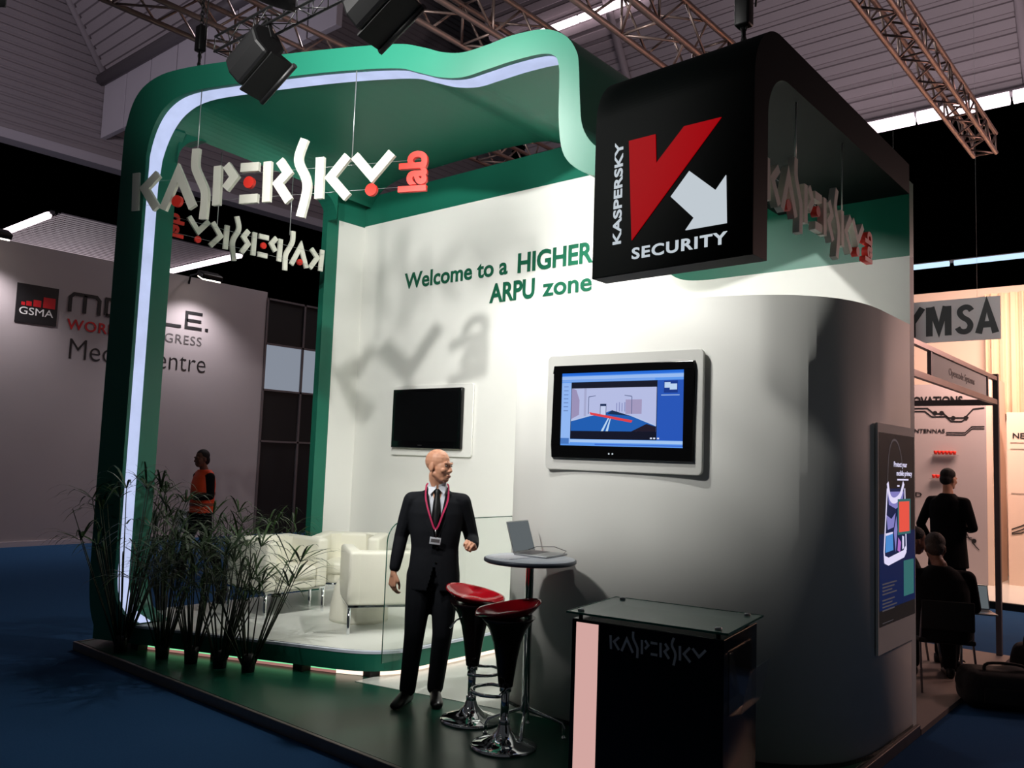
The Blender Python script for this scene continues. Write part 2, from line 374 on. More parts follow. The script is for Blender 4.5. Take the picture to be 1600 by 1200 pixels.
tube_light((-14, 25.5, 13.45), (2.5, 25.5, 13.45), 'long bright light row under the grey roof, behind the open truss end', r=0.22)
tube_light((-23.5, 22.3, 19.2), (-14.2, 22.3, 19.2), 'bright light row up on the sloping roof above the green frame', r=0.15)
tube_light((-6, 20, 7.2), (4, 20, 7.2), 'thin low light row in the dark behind the right end of the white wall', 'tube_dim', 0.07)
tube_light((-36.5, 8.3, 9.9), (-30.2, 8.3, 9.9), 'light row at the dark ceiling edge above the square black and red logo', r=0.13)
tube_light((-40, 15.65, 9.9), (-29.6, 15.65, 9.9), 'light row seen through the open side of the green frame', r=0.13)

# ------------------------------------------------------------------ white hall wall with the printed writing, and its dark partition
XG = -14.25
struct(MB().box((XG - 0.25, -14, 0), (XG, 7.04, 5.26)).build('wall_white_hall', M['grey_wall']))
struct(MB().box((XG, -14, 0), (XG + 0.03, 7.04, 0.09)).build('baseboard_hall', M['fascia']))
lg = thing('logo_panel', 'square black panel with growing red squares on the grey white hall wall', 'sign', (XG + 0.005, 2.395, 3.88))
MB().box((0, -0.341, 0), (0.02, 0.341, 0.68)).build('panel', M['txt_black'], lg)
for k, (y0, sz) in enumerate(((-0.26, 0.06), (-0.18, 0.085), (-0.065, 0.125), (0.095, 0.20))):
    MB().box((0.02, y0, 0.30), (0.025, y0 + sz, 0.30 + sz * 0.95)).build('red_square', M['txt_red'], lg)
text_obj('GSMA', YZ(0.021, -0.285, 0.145), 0.125, 0.56, M['txt_white'], lg)
hw = thing('wall_writing', 'large black, red and grey writing in three lines on the grey white hall wall', 'lettering', (XG + 0.004, 2.92, 3.3))
def strokes(mb, polys, wd, X, d0=0, d1=0.01):
    for p in polys: mb.prism(stroke(p, wd), d0, d1, X)
o3 = MB(); h = 0.325; wd = 0.06          # wide techno capitals of the top line
def sq(x0, x1, z0=0.03, z1=0.335): return [(x0, z0), (x1, z0), (x1, z1), (x0, z1), (x0, z0)]
def mshape(x): return [[(x, 0), (x, 0.27), (x + 0.06, 0.335), (x + 0.46, 0.335), (x + 0.52, 0.27), (x + 0.52, 0)], [(x + 0.26, 0), (x + 0.26, 0.335)]]
strokes(o3, mshape(0.03) + [sq(0.68, 1.02)] + [sq(1.15, 1.46), [(1.15, 0.18), (1.46, 0.18)]] + [[(1.62, 0), (1.62, 0.365)], ] +
        [[(1.79, 0.365), (1.79, 0.03), (2.17, 0.03)]] + [[(2.62, 0.335), (2.28, 0.335), (2.28, 0.03), (2.62, 0.03)], [(2.28, 0.18), (2.6, 0.18)]] + [[(2.70, 0.03), (2.76, 0.03)]], wd, YZ(0, 0, 0.892))
o3.build('lettering', M['txt_black'], hw)
text_obj('WORLD', YZ(0, 0.0, 0.572), 0.182, 1.08, M['txt_red'], hw, bold=0.015, spacing=1.1)
text_obj('CONGRESS', YZ(0, 1.18, 0.575), 0.178, 1.46, M['txt_grey'], hw, spacing=1.1)
text_obj('Media Centre', YZ(0, 0.08, 0.035), 0.375, 2.68, M['txt_black'], hw, bold=-0.012)
def wall_lamp(y, label):
    t = thing('wall_floodlight', label, 'light', (XG, y, 5.26), 0, 'floodlights on the hall wall')
    MB().tube([(0, 0, -0.15), (0.05, 0, 0.02), (0.7, 0, 0.02)], 0.02, 6).build('arm', M['black'], t)
    X = Matrix.Translation((0.78, 0, -0.12)) @ Euler((0, math.radians(25), 0)).to_matrix().to_4x4()
    MB().rbox((-0.13, -0.22, -0.01), (0.13, 0.22, 0.1), 0.03, X=X).build('housing', M['lamp_black'], t)
    MB().box((-0.11, -0.19, -0.03), (0.11, 0.19, -0.015), X=X).build('lamp_glass', M['lamp_glass'], t)
wall_lamp(1.4, 'lit floodlight over the square logo on the grey white hall wall')
wall_lamp(5.2, 'lit floodlight over the right end of the grey white hall wall')
pt = thing('glazed_partition', 'dark framed partition with a pale lit band, next to the grey white hall wall', 'partition', (XG, 7.06, 0))
fr = MB()
for y in (0, 0.98, 2.2, 3.4): fr.box((-0.06, y - 0.025, 0), (0.02, y + 0.025, 5.14))
for z in (5.12, 4.13, 3.12, 2.0): fr.box((-0.06, 0, z - 0.02), (0.02, 4.4, z + 0.02))
fr.build('frame', M['frame_grey'], pt)
MB().box((-0.03, 0, 3.14), (-0.02, 4.4, 4.11)).build('lit_band', M['pale_panel'], pt)
for z0, z1 in ((0, 3.1), (4.15, 5.1)): MB().box((-0.03, 0, z0), (-0.02, 4.4, z1)).build('dark_panel', M['dark_pane'], pt)

# ------------------------------------------------------------------ the stand: base, walls
dk = thing('stand_deck', 'low glossy dark green deck with a metal edge, carrying the whole green and white stand', 'platform', (0, 0, 0))
MB().box((-6.10, 0.015, 0), (0.0, 3.13, DK - 0.002)).build('base', M['dark_green'], dk)
MB().box((-6.09, 0.03, DK - 0.002), (-0.02, 3.12, DK)).build('green_top', M['green_gloss'], dk)
ed = MB().box((-6.12, -0.01, 0), (0.03, 0.015, DK + 0.004)).box((0.0, 0.015, 0), (0.03, 3.14, DK + 0.004)).box((-6.12, 0.015, 0), (-6.10, 3.14, DK + 0.004))
ed.build('edge_trim', M['deck_edge'], dk, bevel=0.004)
MB().prism([(-3.46, 0.98), (-2.13, 1.283), (-1.7, 1.38), (-2.3, 3.04), (-3.46, 3.04)], DK, DK + 0.003, Matrix.Identity(4)).build('white_panel', M['white_deck'], dk)

P0 = Vector((-5.755, 0.142, 0)); DD = Vector((0.92558, 0.37858, 0))
def pf(s, z, off=0.0): p = P0 + DD * s; return Vector((p.x, p.y + off, z))
# platform
corner = [(-3.72, 0.975)] + [tuple((1 - t) ** 2 * Vector((-3.72, 0.975)) + 2 * t * (1 - t) * Vector((-3.365, 1.12)) + t * t * Vector((-3.33, 1.42))) for t in [k / 8 for k in range(1, 9)]]
outl = [(-5.93, 0.072)] + corner + [(-3.33, 3.04), (-6.13, 3.04), (-6.13, 0.3)]
def inset(poly, d):
    c = Vector((sum(p[0] for p in poly) / len(poly), sum(p[1] for p in poly) / len(poly)))
    return [tuple(Vector(p) - (Vector(p) - c).normalized() * d) for p in poly]
pl = thing('lounge_platform', 'raised white topped lounge platform with green sides and light glowing beneath', 'platform', (0, 0, 0))
I4 = Matrix.Identity(4)
MB().prism(outl, 0.118, 0.252, I4).build('green_side', M['green'], pl)
MB().prism(inset(outl, -0.004), 0.252, 0.272, I4).build('edge_lip', M['white_edge'], pl)
MB().prism(inset(outl, 0.035), 0.272, 0.276, I4).build('white_top', M['white_lam'], pl)
for (x, y) in ((-4.02, 0.90), (-4.75, 0.60), (-5.5, 0.29), (-3.52, 1.18), (-3.45, 2.6)):
    MB().box((x - 0.06, y - 0.05, DK), (x + 0.06, y + 0.07, 0.118)).build('foot', M['black'], pl)
def under(pts, z0, z1, m, inn=0.05):
    mb = MB()
    for p, q in zip(pts[:-1], pts[1:]): mb.box((0, -0.006, z0), ((Vector(q) - Vector(p)).length, 0.006, z1), X=frame((*p, 0), (*(Vector(q) - Vector(p)), 0), (-(q[1] - p[1]), q[0] - p[0], 0)))
    return mb.build('under_glow', M[m], pl)
under([(-5.45, 0.33), (-3.75, 1.03)], 0.094, 0.117, 'glow_green'); under([(-5.45, 0.329), (-3.75, 1.029)], 0.073, 0.092, 'glow_reflection')
under([(-3.75, 1.03), (-3.5, 1.16), (-3.39, 1.40), (-3.38, 3.0)], 0.074, 0.117, 'glow_warm')

# back wall with its green band; left return
bl = smooth_path([(-6.156, 4.545), (-2.75, 4.545), (-2.40, 4.50), (-2.22, 4.33), (-2.14, 4.05), (-2.09, 3.75), (-2.02, 3.55), (-1.9, 3.44), (-1.70, 3.395), (-1.3, 3.39), (0.0, 3.39)], 5)
bl = [(p.x, min(max(p.y, 3.388), 4.546)) for p in bl]
wb = thing('stand_back_wall', 'tall white back wall of the stand with a green band along its top', 'wall')
wb['kind'] = 'structure'
MB().prism([(0.0, DK), *reversed(bl), (-6.156, DK)][::-1], -3.15, -3.05, frame((0, 0, 0), (1, 0, 0), (0, 0, 1))).build('white_panel', M['white_wall'], wb)
MB().prism(bl + [(0.0, 3.95), (-2.0, 3.95), (-2.12, 4.9), (-5.95, 4.9), (-6.156, 4.75)], -3.15, -3.05, frame((0, 0, 0), (1, 0, 0), (0, 0, 1))).build('green_band', M['green'], wb)
wl = thing('stand_side_return', 'narrow white return wall at the far left corner of the stand, with a dark green post edge', 'wall'); wl['kind'] = 'structure'
MB().box((-6.24, 2.655, DK), (-6.156, 3.15, 4.53)).build('white_panel', M['white_wall'], wl)
MB().box((-6.24, 2.655, 4.53), (-6.156, 3.15, 4.85)).build('green_band', M['green'], wl)
MB().box((-6.24, 2.49, DK), (-6.15, 2.655, 4.85)).build('green_post', M['green'], wl)
ls = MB()
vin = thing('wall_lettering', 'two lines of bold green welcome writing on the white back wall', 'lettering')
text_obj('Welcome to a', XZ(3.046, -5.40, 3.705), 0.17, 1.55, M['txt_green'], vin, bold=0.022, depth=0.003, name='line')
text_obj('HIGHER', XZ(3.046, -3.715, 3.700), 0.185, 0.925, M['txt_green'], vin, bold=0.03, depth=0.003, name='line')
text_obj('ARPU', XZ(3.046, -4.085, 3.425), 0.185, 0.60, M['txt_green'], vin, bold=0.03, depth=0.003, name='line')
text_obj('zone', XZ(3.046, -3.385, 3.425), 0.17, 0.59, M['txt_green'], vin, bold=0.02, depth=0.003, name='line')

# the big ribbon frame
PR = [((5.15, 4.13), (5.15, 3.96)), ((4.6, 4.13), (4.6, 3.96)), ((4.38, 4.135), (4.30, 3.96)), ((4.2, 4.20), (4.10, 4.01)), ((4.09, 4.36), (3.95, 4.15)), ((4.06, 4.6), (3.90, 4.4)),
      ((4.045, 4.85), (3.892, 4.74)), ((4.02, 4.98), (3.885, 4.87)), ((3.93, 5.11), (3.85, 4.955)), ((3.76, 5.185), (3.74, 4.985)), ((3.5, 5.17), (3.5, 4.955)), ((3.28, 5.115), (3.27, 4.905)),
      ((3.08, 5.078), (3.08, 4.868)), ((2.9, 5.10), (2.88, 4.89)), ((2.7, 5.17), (2.68, 4.955)), ((2.45, 5.225), (2.45, 5.015)), ((1.76, 5.256), (1.76, 5.05)), ((0.85, 5.264), (0.87, 5.045)),
      ((0.3, 5.25), (0.42, 5.02)), ((0.02, 5.19), (0.2, 4.93)), ((-0.16, 5.05), (0.07, 4.76)), ((-0.25, 4.8), (0.0, 4.5)), ((-0.275, 4.45), (0.0, 4.2)), ((-0.275, 2.6), (0.0, 2.6)), ((-0.275, 1.0), (0.0, 1.0)),
      ((-0.27, 0.62), (0.0, 0.64)), ((-0.235, 0.36), (0.04, 0.47)), ((-0.16, 0.20), (0.12, 0.36)), ((-0.02, 0.125), (0.27, 0.29))]
OO = smooth_path([p[0] for p in PR], 5); II = smooth_path([p[1] for p in PR], 5); KR = 20 * 5
def back(s, z, y): k = max(0.0, min(1.0, 1 - s)); p = pf(s, z); return Vector((p.x - 0.40 * k * (y - p.y) / 2.9, y, z))
def ribbon(i0, i1, ymode):
    fr_, bk_ = [], []; rg = []
    for o, i in zip(OO[i0:i1 + 1], II[i0:i1 + 1]):
        if ymode == 'roof': ring = [pf(o.x, o.y), pf(i.x, i.y), back(i.x, i.y, 3.05), back(o.x, o.y, 3.05)]
        else: ring = [pf(o.x, o.y), pf(i.x, i.y), pf(i.x, i.y, 0.30), pf(o.x, o.y, 0.40)]
        rg.append(ring)
    return rg
gf = thing('ribbon_frame', 'big green ribbon shaped frame with wavy roof and left post, framing the lounge', 'frame')
MB().rings(ribbon(0, KR, 'roof'), smooth=False).build('roof_ribbon', M['green'], gf)
MB().rings(ribbon(KR, len(OO) - 1, 'post'), smooth=False).build('left_post', M['green'], gf)
for (y0, sg, zz) in ((0.42, 1, 4.76), (2.49, -1, 4.76)):
    xa, xb = (-6.0, -5.72) if sg > 0 else (-6.2, -5.98)
    poly = [(y0, zz + 0.01), (y0, zz - 0.28)] + [(y0 + sg * 0.28 * (1 - math.cos(a)), zz - 0.28 + 0.28 * math.sin(a)) for a in [PI / 2 * k / 8 for k in range(1, 9)]] + [(y0 + sg * 0.28, zz + 0.01)]
    MB().prism(poly, xa, xb, YZ(0)).build('corner_fillet', M['green'], gf)
i0 = 8 * 5 + 2; st = []
for i in range(i0, len(II)):
    p = II[i]; t = (II[min(i + 1, len(II) - 1)] - II[max(i - 1, 0)]).normalized(); nrm = Vector((-t.y, t.x))     # into the opening
    f = max(0.0, min(1.0, (p.y - 4.2) / 0.8)); a = 0.03 + 0.02 * f; b = 0.12 + 0.085 * f
    if nrm.dot(Vector((1.9, 2.5)) - p) < 0: nrm = -nrm
    q = p + nrm * 0.012; st.append([pf(p.x, p.y, a), pf(q.x, q.y, a), pf(q.x, q.y, b), pf(p.x, p.y, b)])
MB().rings(st, smooth=False).build('light_strip', M['led'], gf)

# ------------------------------------------------------------------ curved white partition, its screen, its poster
fp = [(-2.42, 3.045), (-2.42, 1.72)] + [tuple(p) for p in smooth_path([(-2.42, 1.72), (-2.385, 1.52), (-2.25, 1.405), (-2.02, 1.352), (-1.72, 1.335), (-1.24, 1.372), (-0.95, 1.405), (-0.70, 1.45), (-0.48, 1.525), (-0.26, 1.66), (-0.10, 1.87), (-0.022, 2.12), (0.0, 2.36)], 5)][1:] + [(0.0, 3.045)]
cp = thing('curved_partition', 'curved white partition in front of the back wall, shaded grey at its right', 'partition')
MB().prism(fp, DK, 2.885, I4, smooth=True).build('curved_panel', M['white_wall'], cp)
sk = MB()
for p, q in zip(fp[1:-1], fp[2:]):
    a = Vector(p); b = Vector(q); n = Vector((b.y - a.y, -(b.x - a.x))).normalized() * 0.006
    sk.add([(*(a + n), DK), (*(b + n), DK), (*(b + n), DK + 0.025), (*(a + n), DK + 0.025)], [(0, 1, 2, 3)])
sk.build('skirting', M['dark_green'], cp)

def bezel(w, h, x0, x1, z0, z1): return None
def tv(name, label, X, w, h, lit):
    """flat screen in the local frame: u right, v up, w towards the viewer; origin lower left of its white surround"""
    t = thing(name, label, 'screen'); t.matrix_world = X
    return t
ta = Vector((-1.90, 1.33, 0)); tb = Vector((-0.70, 1.42, 0)); tu = (tb - ta).normalized()
XT = frame(ta + Vector((0, 0, 1.757)) + tu * -0.03 + Vector((tu.y, -tu.x, 0)) * -0.002, tu, (0, 0, 1))
sr = thing('screen_surround', 'thick white surround panel around the lit screen on the curved partition', 'panel'); sr.matrix_world = XT
MB().prism(rrect(0, 0, 1.165, 0.795, 0.035), 0.0, 0.03, I4).build('panel', M['white_wall'], sr, bevel=0.006)
t1 = thing('television', 'wall mounted screen showing a blue desktop with a road picture', 'television'); t1.matrix_world = XT @ Matrix.Translation((0.065, 0.083, 0.0305))
W, H = 1.045, 0.635
bz = MB(); 
bz.box((0, 0, 0), (W, 0.085, 0.022)).box((0, H - 0.05, 0), (W, H, 0.022)).box((0, 0.085, 0), (0.068, H - 0.05, 0.022)).box((W - 0.068, 0.085, 0), (W, H - 0.05, 0.022)).box((0, 0, 0), (W, H, 0.012))
bz.build('bezel', M['black_gloss'], t1, bevel=0.005)
for u in (0.455, 0.482): MB().ell((u, 0.035, 0.0225), (0.006, 0.006, 0.003)).build('indicator_light', M['white_glow'], t1)
SX, SY, SWD, SHT = 0.068, 0.085, W - 0.136, H - 0.135
gm = {}
def G(rgb, k=0.9):
    if rgb not in gm: gm[rgb] = glow('screen_%d_%d_%d' % rgb, rgb, k)
    return gm[rgb]
scm, smats = MB(), []
def sq2(rgb, pts, lay):
    m = G(rgb)
    if m not in smats: smats.append(m)
    scm.add([(SX + u * SWD, SY + v * SHT, 0.0135 + lay * 0.0006) for u, v in pts], [tuple(range(len(pts)))], smats.index(m))
R4 = lambda a, b, c, d: [(a, b), (c, b), (c, d), (a, d)]
sq2((96, 158, 246), R4(0, 0, 1, 1), 0); sq2((38, 112, 226), R4(0, 0.955, 1, 1), 1); sq2((158, 194, 250), R4(0, 0.90, 1, 0.945), 1); sq2((126, 172, 244), R4(0, 0.87, 0.78, 0.895), 1)
sq2((150, 190, 252), R4(0, 0.03, 0.085, 0.86), 1); sq2((74, 124, 200), R4(0, 0.02, 0.075, 0.10), 2); sq2((38, 88, 190), R4(0.80, 0.09, 1, 0.865), 1); sq2((20, 56, 140), R4(0.85, 0.70, 0.955, 0.855), 2)
sq2((196, 220, 250), R4(0.855, 0.765, 0.90, 0.835), 3); sq2((196, 220, 250), R4(0.895, 0.74, 0.95, 0.815), 3); sq2((150, 180, 230), R4(0.83, 0.665, 0.97, 0.678), 3)
sq2((10, 14, 36), R4(0.085, 0.09, 0.80, 0.865), 2); sq2((188, 196, 236), R4(0.09, 0.20, 0.795, 0.78), 3)
sq2((160, 150, 190), [(0.09, 0.36), (0.16, 0.42), (0.16, 0.62), (0.13, 0.76), (0.09, 0.78)], 4); sq2((168, 158, 196), R4(0.55, 0.43, 0.68, 0.62), 4); sq2((172, 176, 214), R4(0.20, 0.40, 0.22, 0.78), 4)
sq2((28, 96, 184), [(0.09, 0.20), (0.795, 0.20), (0.795, 0.27), (0.60, 0.40), (0.43, 0.475), (0.36, 0.43), (0.25, 0.40), (0.09, 0.33)], 4); sq2((30, 22, 40), [(0.60, 0.20), (0.795, 0.20), (0.795, 0.265), (0.72, 0.30)], 5)
sq2((190, 220, 250), [(0.35, 0.20), (0.37, 0.20), (0.425, 0.40), (0.415, 0.40)], 5); sq2((190, 220, 250), [(0.39, 0.20), (0.41, 0.20), (0.435, 0.40), (0.43, 0.40)], 5)
sq2((190, 206, 240), [(0.09, 0.33), (0.25, 0.40), (0.25, 0.415), (0.09, 0.345)], 5); sq2((190, 206, 240), [(0.60, 0.40), (0.795, 0.27), (0.795, 0.285), (0.61, 0.41)], 5)
sq2((18, 44, 84), [(0.40, 0.43), (0.55, 0.41), (0.60, 0.40), (0.44, 0.48)], 5); sq2((18, 40, 84), R4(0.34, 0.535, 0.392, 0.565), 6); sq2((204, 214, 246), R4(0.342, 0.41, 0.39, 0.535), 5)
for u in (0.34, 0.388): sq2((18, 40, 84), R4(u, 0.41, u + 0.004, 0.55), 6)
sq2((232, 66, 74), [(0.25, 0.455), (0.61, 0.345), (0.60, 0.315), (0.26, 0.42)], 7)
for u0, u1 in ((0.24, 0.30), (0.54, 0.60)):
    s_ = 1 if u0 < 0.4 else -1; pu = u0 if s_ > 0 else u1
    sq2((100, 110, 150), R4(pu - 0.003, 0.43, pu + 0.003, 0.66), 5); sq2((100, 110, 150), [(pu, 0.655), (pu + s_ * 0.06, 0.672), (pu + s_ * 0.06, 0.68), (pu, 0.668)], 5)
for k in range(4): sq2((130, 136, 190), R4(0.475 + 0.022 * k, 0.46, 0.481 + 0.022 * k, 0.575 + 0.01 * (k % 2)), 5)
for k in range(7): sq2((110, 140, 200), R4(0.02, 0.80 - 0.055 * k, 0.06, 0.812 - 0.055 * k), 2)
for u in (0.75, 0.775, 0.805): sq2((220, 226, 250), R4(u, 0.105, u + 0.016, 0.125), 4)
sq2((60, 110, 220), R4(0.3, 0.015, 1, 0.03), 2); sq2((170, 205, 250), R4(0.085, 0.045, 1, 0.085), 2)
scm.build('screen', smats, t1, fix=False)

sr2 = thing('screen_surround', 'thin white surround panel around the dark switched off screen on the back wall', 'panel', (-5.47, 3.042, 1.815))
MB().prism(rrect(0, 0, 1.23, 0.775, 0.03), 0.0, 0.016, frame((0, 0, 0), (1, 0, 0), (0, 0, 1))).build('panel', M['white_wall'], sr2, bevel=0.004)
t2 = thing('television', 'black switched off screen on the white back wall', 'television', (-5.43, 3.024, 1.895))
MB().rbox((0, -0.045, 0), (1.07, 0, 0.65), 0.012).build('bezel', M['black_gloss'], t2)
MB().box((0.045, -0.0475, 0.075), (1.025, -0.0455, 0.61)).build('screen', mat('dark_screen', (5, 6, 7), 0.25), t2)
MB().box((0.44, -0.048, 0.03), (0.50, -0.0455, 0.036)).build('indicator_light', M['steel'], t2)

# poster on the right flat end of the partition
po = thing('poster_frame', 'tall dark backlit poster with a glowing bag and red card on the partition end', 'poster', (0.004, 2.27, 0.845))
PW, PH = 0.80, 1.23
MB().box((-0.003, -0.02, -0.17), (0.012, PW + 0.005, PH + 0.06)).build('backing_board', M['white_wall'], po)
pm = [glow('poster_night', (44, 40, 40), 0.35), glow('poster_blue', (16, 40, 92), 0.5), glow('poster_white', (226, 220, 250), 0.95), glow('poster_violet', (140, 136, 208), 0.8), glow('poster_cyan', (78, 150, 226), 0.8), glow('poster_red', (240, 86, 70), 0.9), glow('poster_teal', (60, 128, 128), 0.6), glow('poster_grey', (96, 90, 96), 0.5), glow('poster_magenta', (188, 120, 210), 0.8)]
pb = MB(); XP = YZ(0.0135)
pz = lambda y: (970 - y) / 290 * PH
def pp(poly, mi, lay): pb.add([(0.0135 + lay * 0.0008, u, v) for u, v in poly], [tuple(range(len(poly)))], mi)
pp(R4(0, 0, PW, PH), 0, 0); pp(R4(0.0, 0.10, PW, 0.58), 1, 1)
arch = smooth_path([(0.17, pz(757)), (0.20, pz(715)), (0.26, pz(694)), (0.34, pz(689)), (0.42, pz(697)), (0.49, pz(720)), (0.53, pz(757))], 6)
pp(stroke(arch, 0.014), 7, 2)
pp(stroke(smooth_path([(0.17, pz(756)), (0.22, pz(778)), (0.32, pz(784)), (0.45, pz(776)), (0.53, pz(756))], 5), 0.04), 2, 3)
pp([(0.17, pz(770)), (0.53, pz(770)), (0.50, pz(790)), (0.35, pz(797)), (0.2, pz(790))], 3, 2)
body = [(0.16, pz(765)), (0.09, pz(860)), (0.10, pz(874)), (0.18, pz(877)), (0.52, pz(870)), (0.58, pz(862)), (0.55, pz(765))]
pp(body, 1, 1.5); pp(stroke(body, 0.022), 2, 4); pp(stroke([(0.10, pz(872)), (0.18, pz(876)), (0.52, pz(869)), (0.57, pz(862))], 0.05), 2, 5)
for poly, mi in (([(0.14, pz(805)), (0.25, pz(812)), (0.34, pz(803)), (0.30, pz(825)), (0.17, pz(828))], 3), ([(0.13, pz(836)), (0.28, pz(834)), (0.29, pz(860)), (0.12, pz(862))], 4), ([(0.40, pz(842)), (0.46, pz(850)), (0.44, pz(866)), (0.38, pz(862))], 8),
                 ([(0.30, pz(832)), (0.36, pz(808)), (0.38, pz(830)), (0.34, pz(864))], 3), ([(0.49, pz(840)), (0.53, pz(842)), (0.53, pz(860)), (0.49, pz(862))], 2), ([(0.13, pz(833)), (0.28, pz(832)), (0.28, pz(835)), (0.13, pz(837))], 2)): pp(poly, mi, 3)
pp(R4(0.38, pz(838), 0.68, pz(782)), 6, 6); pp(R4(0.41, pz(834), 0.65, pz(786)), 5, 7); pp(R4(0.57, pz(834), 0.63, pz(786)), 5, 8)
pp(R4(0.52, pz(936), 0.76, pz(880)), 6, 3)
for k, y in enumerate((908, 913, 918, 923, 932, 937, 942, 947)): pp(R4(0.05, pz(y + 1.2), 0.36 - 0.05 * (k % 3), pz(y - 1)), 7, 4)
for y, w_ in ((751, 0.26), (761, 0.05)): pp(R4(0.38, pz(y + 1.5), 0.38 + w_, pz(y - 1)), 2, 4)
pp(R4(0.05, pz(966), 0.28, pz(965)), 7, 4)
pb.build('poster_picture', pm, po, fix=False)
for body_, y, u in (('Protect your', 731, 0.30), ('mobile privacy', 745, 0.36)):
    text_obj(body_, YZ(0.018, u, pz(y)), 0.034, 0.30 if y < 740 else 0.36, pm[2], po, depth=0.001, bold=0.01)
# ------------------------------------------------------------------ corner canopy: one bent dark panel, sign in front, roof behind
cn = thing('corner_canopy', 'black bent panel over the stand corner with a lit red and white emblem', 'canopy')
co = [(0.40, 2.842)] + arc(0.72, 3.75, 0.32, 180, 90, 26) + [(3.05, 4.07)]
ci = [(0.56, 2.842)] + arc(0.82, 3.59, 0.26, 180, 90, 26) + [(3.05, 3.85)]
rg = []
for (yo, zo), (yi, zi) in zip(co, ci):
    sh = lambda y: 0.068 * max(0, 1 - (y - 0.4) / 0.6)
    rg.append([Vector((0, yo, zo)), Vector((0, yi, zi)), Vector((-0.985, yi + sh(yi), zi)), Vector((-0.985, yo + sh(yo), zo))])
MB().rings(rg, smooth=False).build('bent_panel', mat('dark_canopy_panel', (5, 11, 10), 0.55, spec=0.08), cn)
ds = Vector((0.9976, -0.069, 0)); XS = frame((0.0, 0.398, 0), ds, (0, 0, 1))
MB().prism(R4(-0.985, 2.845, 0.0, 3.74), 0.0, 0.003, XS).build('sign_face', M['black_sign'], cn)
K = [(-0.747, 3.583), (-0.574, 3.578), (-0.566, 3.416), (-0.395, 3.576), (-0.178, 3.568), (-0.714, 3.021)]
MB().prism(K, 0.003, 0.009, XS).build('red_emblem', M['red_glow'], cn)
A = [(-0.359, 3.329), (-0.204, 3.197), (-0.147, 3.262), (-0.140, 3.018), (-0.376, 3.021), (-0.328, 3.077), (-0.469, 3.215)]
MB().prism(A, 0.003, 0.009, XS).build('white_arrow', M['white_glow'], cn)
text_obj('SECURITY', XS @ frame((-0.712, 2.917, 0.003), (1, 0, 0), (0, 1, 0)), 0.058, 0.575, M['white_glow'], cn, bold=0.025, spacing=1.15)
text_obj('KASPERSKY', XS @ frame((-0.79, 3.015, 0.003), (0, 1, 0), (-1, 0, 0)), 0.052, 0.578, M['white_glow'], cn, bold=0.02, spacing=1.0)

# ------------------------------------------------------------------ hanging letters
LT = [('letter', [[(-0.087, 4.299), (-0.067, 3.945)], [(0.155, 4.275), (0.014, 4.150), (0.163, 3.955)]]), ('letter', [[(0.235, 3.938), (0.376, 4.270), (0.556, 3.940)]]),
      ('letter', [(0.553, 4.477), (0.554, 4.318), (0.604, 4.212), (0.671, 4.09), (0.682, 3.994), (0.676, 3.827)]), ('letter', [[(0.797, 4.30), (0.805, 3.945)], [(0.885, 4.302), (0.975, 4.19), (0.888, 4.088)]]),
      ('letter', [[(1.037, 4.266), (1.221, 4.264)], [(1.045, 3.982), (1.228, 3.982)]]), ('letter', [[(1.308, 4.30), (1.316, 3.943)], [(1.427, 4.30), (1.512, 4.188), (1.42, 4.098), (1.542, 3.937)]]),
      ('letter', [(1.661, 4.471), (1.615, 4.34), (1.621, 4.255), (1.691, 4.129), (1.708, 4.014), (1.661, 3.793)]), ('letter', [[(1.823, 4.298), (1.830, 3.94)], [(2.085, 4.29), (1.93, 4.115), (2.10, 3.936)]]),
      ('letter', [[(2.150, 4.285), (2.32, 4.10), (2.492, 4.285)]])]
DOTS = [(0.382, 4.009), (1.129, 4.130), (2.318, 3.985)]
def hanging(label, X, sx, sz, cables, top, stroke_w=0.078, dep=0.017):
    t = thing('hanging_sign', label, 'sign', (0, 0, 0), 0, 'cut out letter signs hung in the openings'); f = lambda p: (p[0] * sx, (p[1] - 3.94) * sz)
    k = (sx + sz) / 2
    for nm, st_ in LT:
        mb = MB()
        if isinstance(st_[0], tuple): st_ = [[tuple(p) for p in smooth_path(st_, 4)]]
        for s_ in st_: mb.prism(stroke([f(p) for p in s_], stroke_w * k), -dep * k, dep * k, X)
        mb.build(nm, M['letter'], t)
    for u, v in DOTS:
        c = f((u, v)); MB().prism([(c[0] + 0.052 * k * math.cos(a), c[1] + 0.052 * k * math.sin(a)) for a in [2 * PI * j / 20 for j in range(20)]], -dep * k, dep * k, X).build('red_dot', M['letter_red'], t)
    a = f((2.80, 3.945)); Xl = X @ frame((a[0], a[1], -dep * k), (0, 1, 0), (-1, 0, 0))
    text_obj('lab', Xl, 0.225 * sx, 0.335 * sz, M['letter_red'], t, depth=2 * dep * k, bold=0.035, name='red_word')
    for v in (4.22, 4.0):
        p, q = f((-0.1, v)), f((2.75, v)); MB().tube([X @ Vector((p[0], p[1], -dep * k - 0.004)), X @ Vector((q[0], q[1], -dep * k - 0.004))], 0.0015, 4).build('wire', M['wire'], t)
    for u, v, zt in cables:
        p = f((u, v)); a = X @ Vector((p[0], p[1], 0)); MB().tube([a, Vector((a.x, a.y, zt))], 0.0045, 5).build('cable', M['wire'], t)
    return t
XF = frame(P0 + Vector((0, 0.0, 3.94)), DD, (0, 0, 1))
hanging('large white letter sign with red dots, hung across the front opening of the green frame', XF, 1, 1, [(0.56, 4.40, 5.03), (2.12, 4.24, 5.03)], 5.0)
XR = frame((-0.06, 0.71, 3.185), (0, 1, 0), (0, 0, 1))
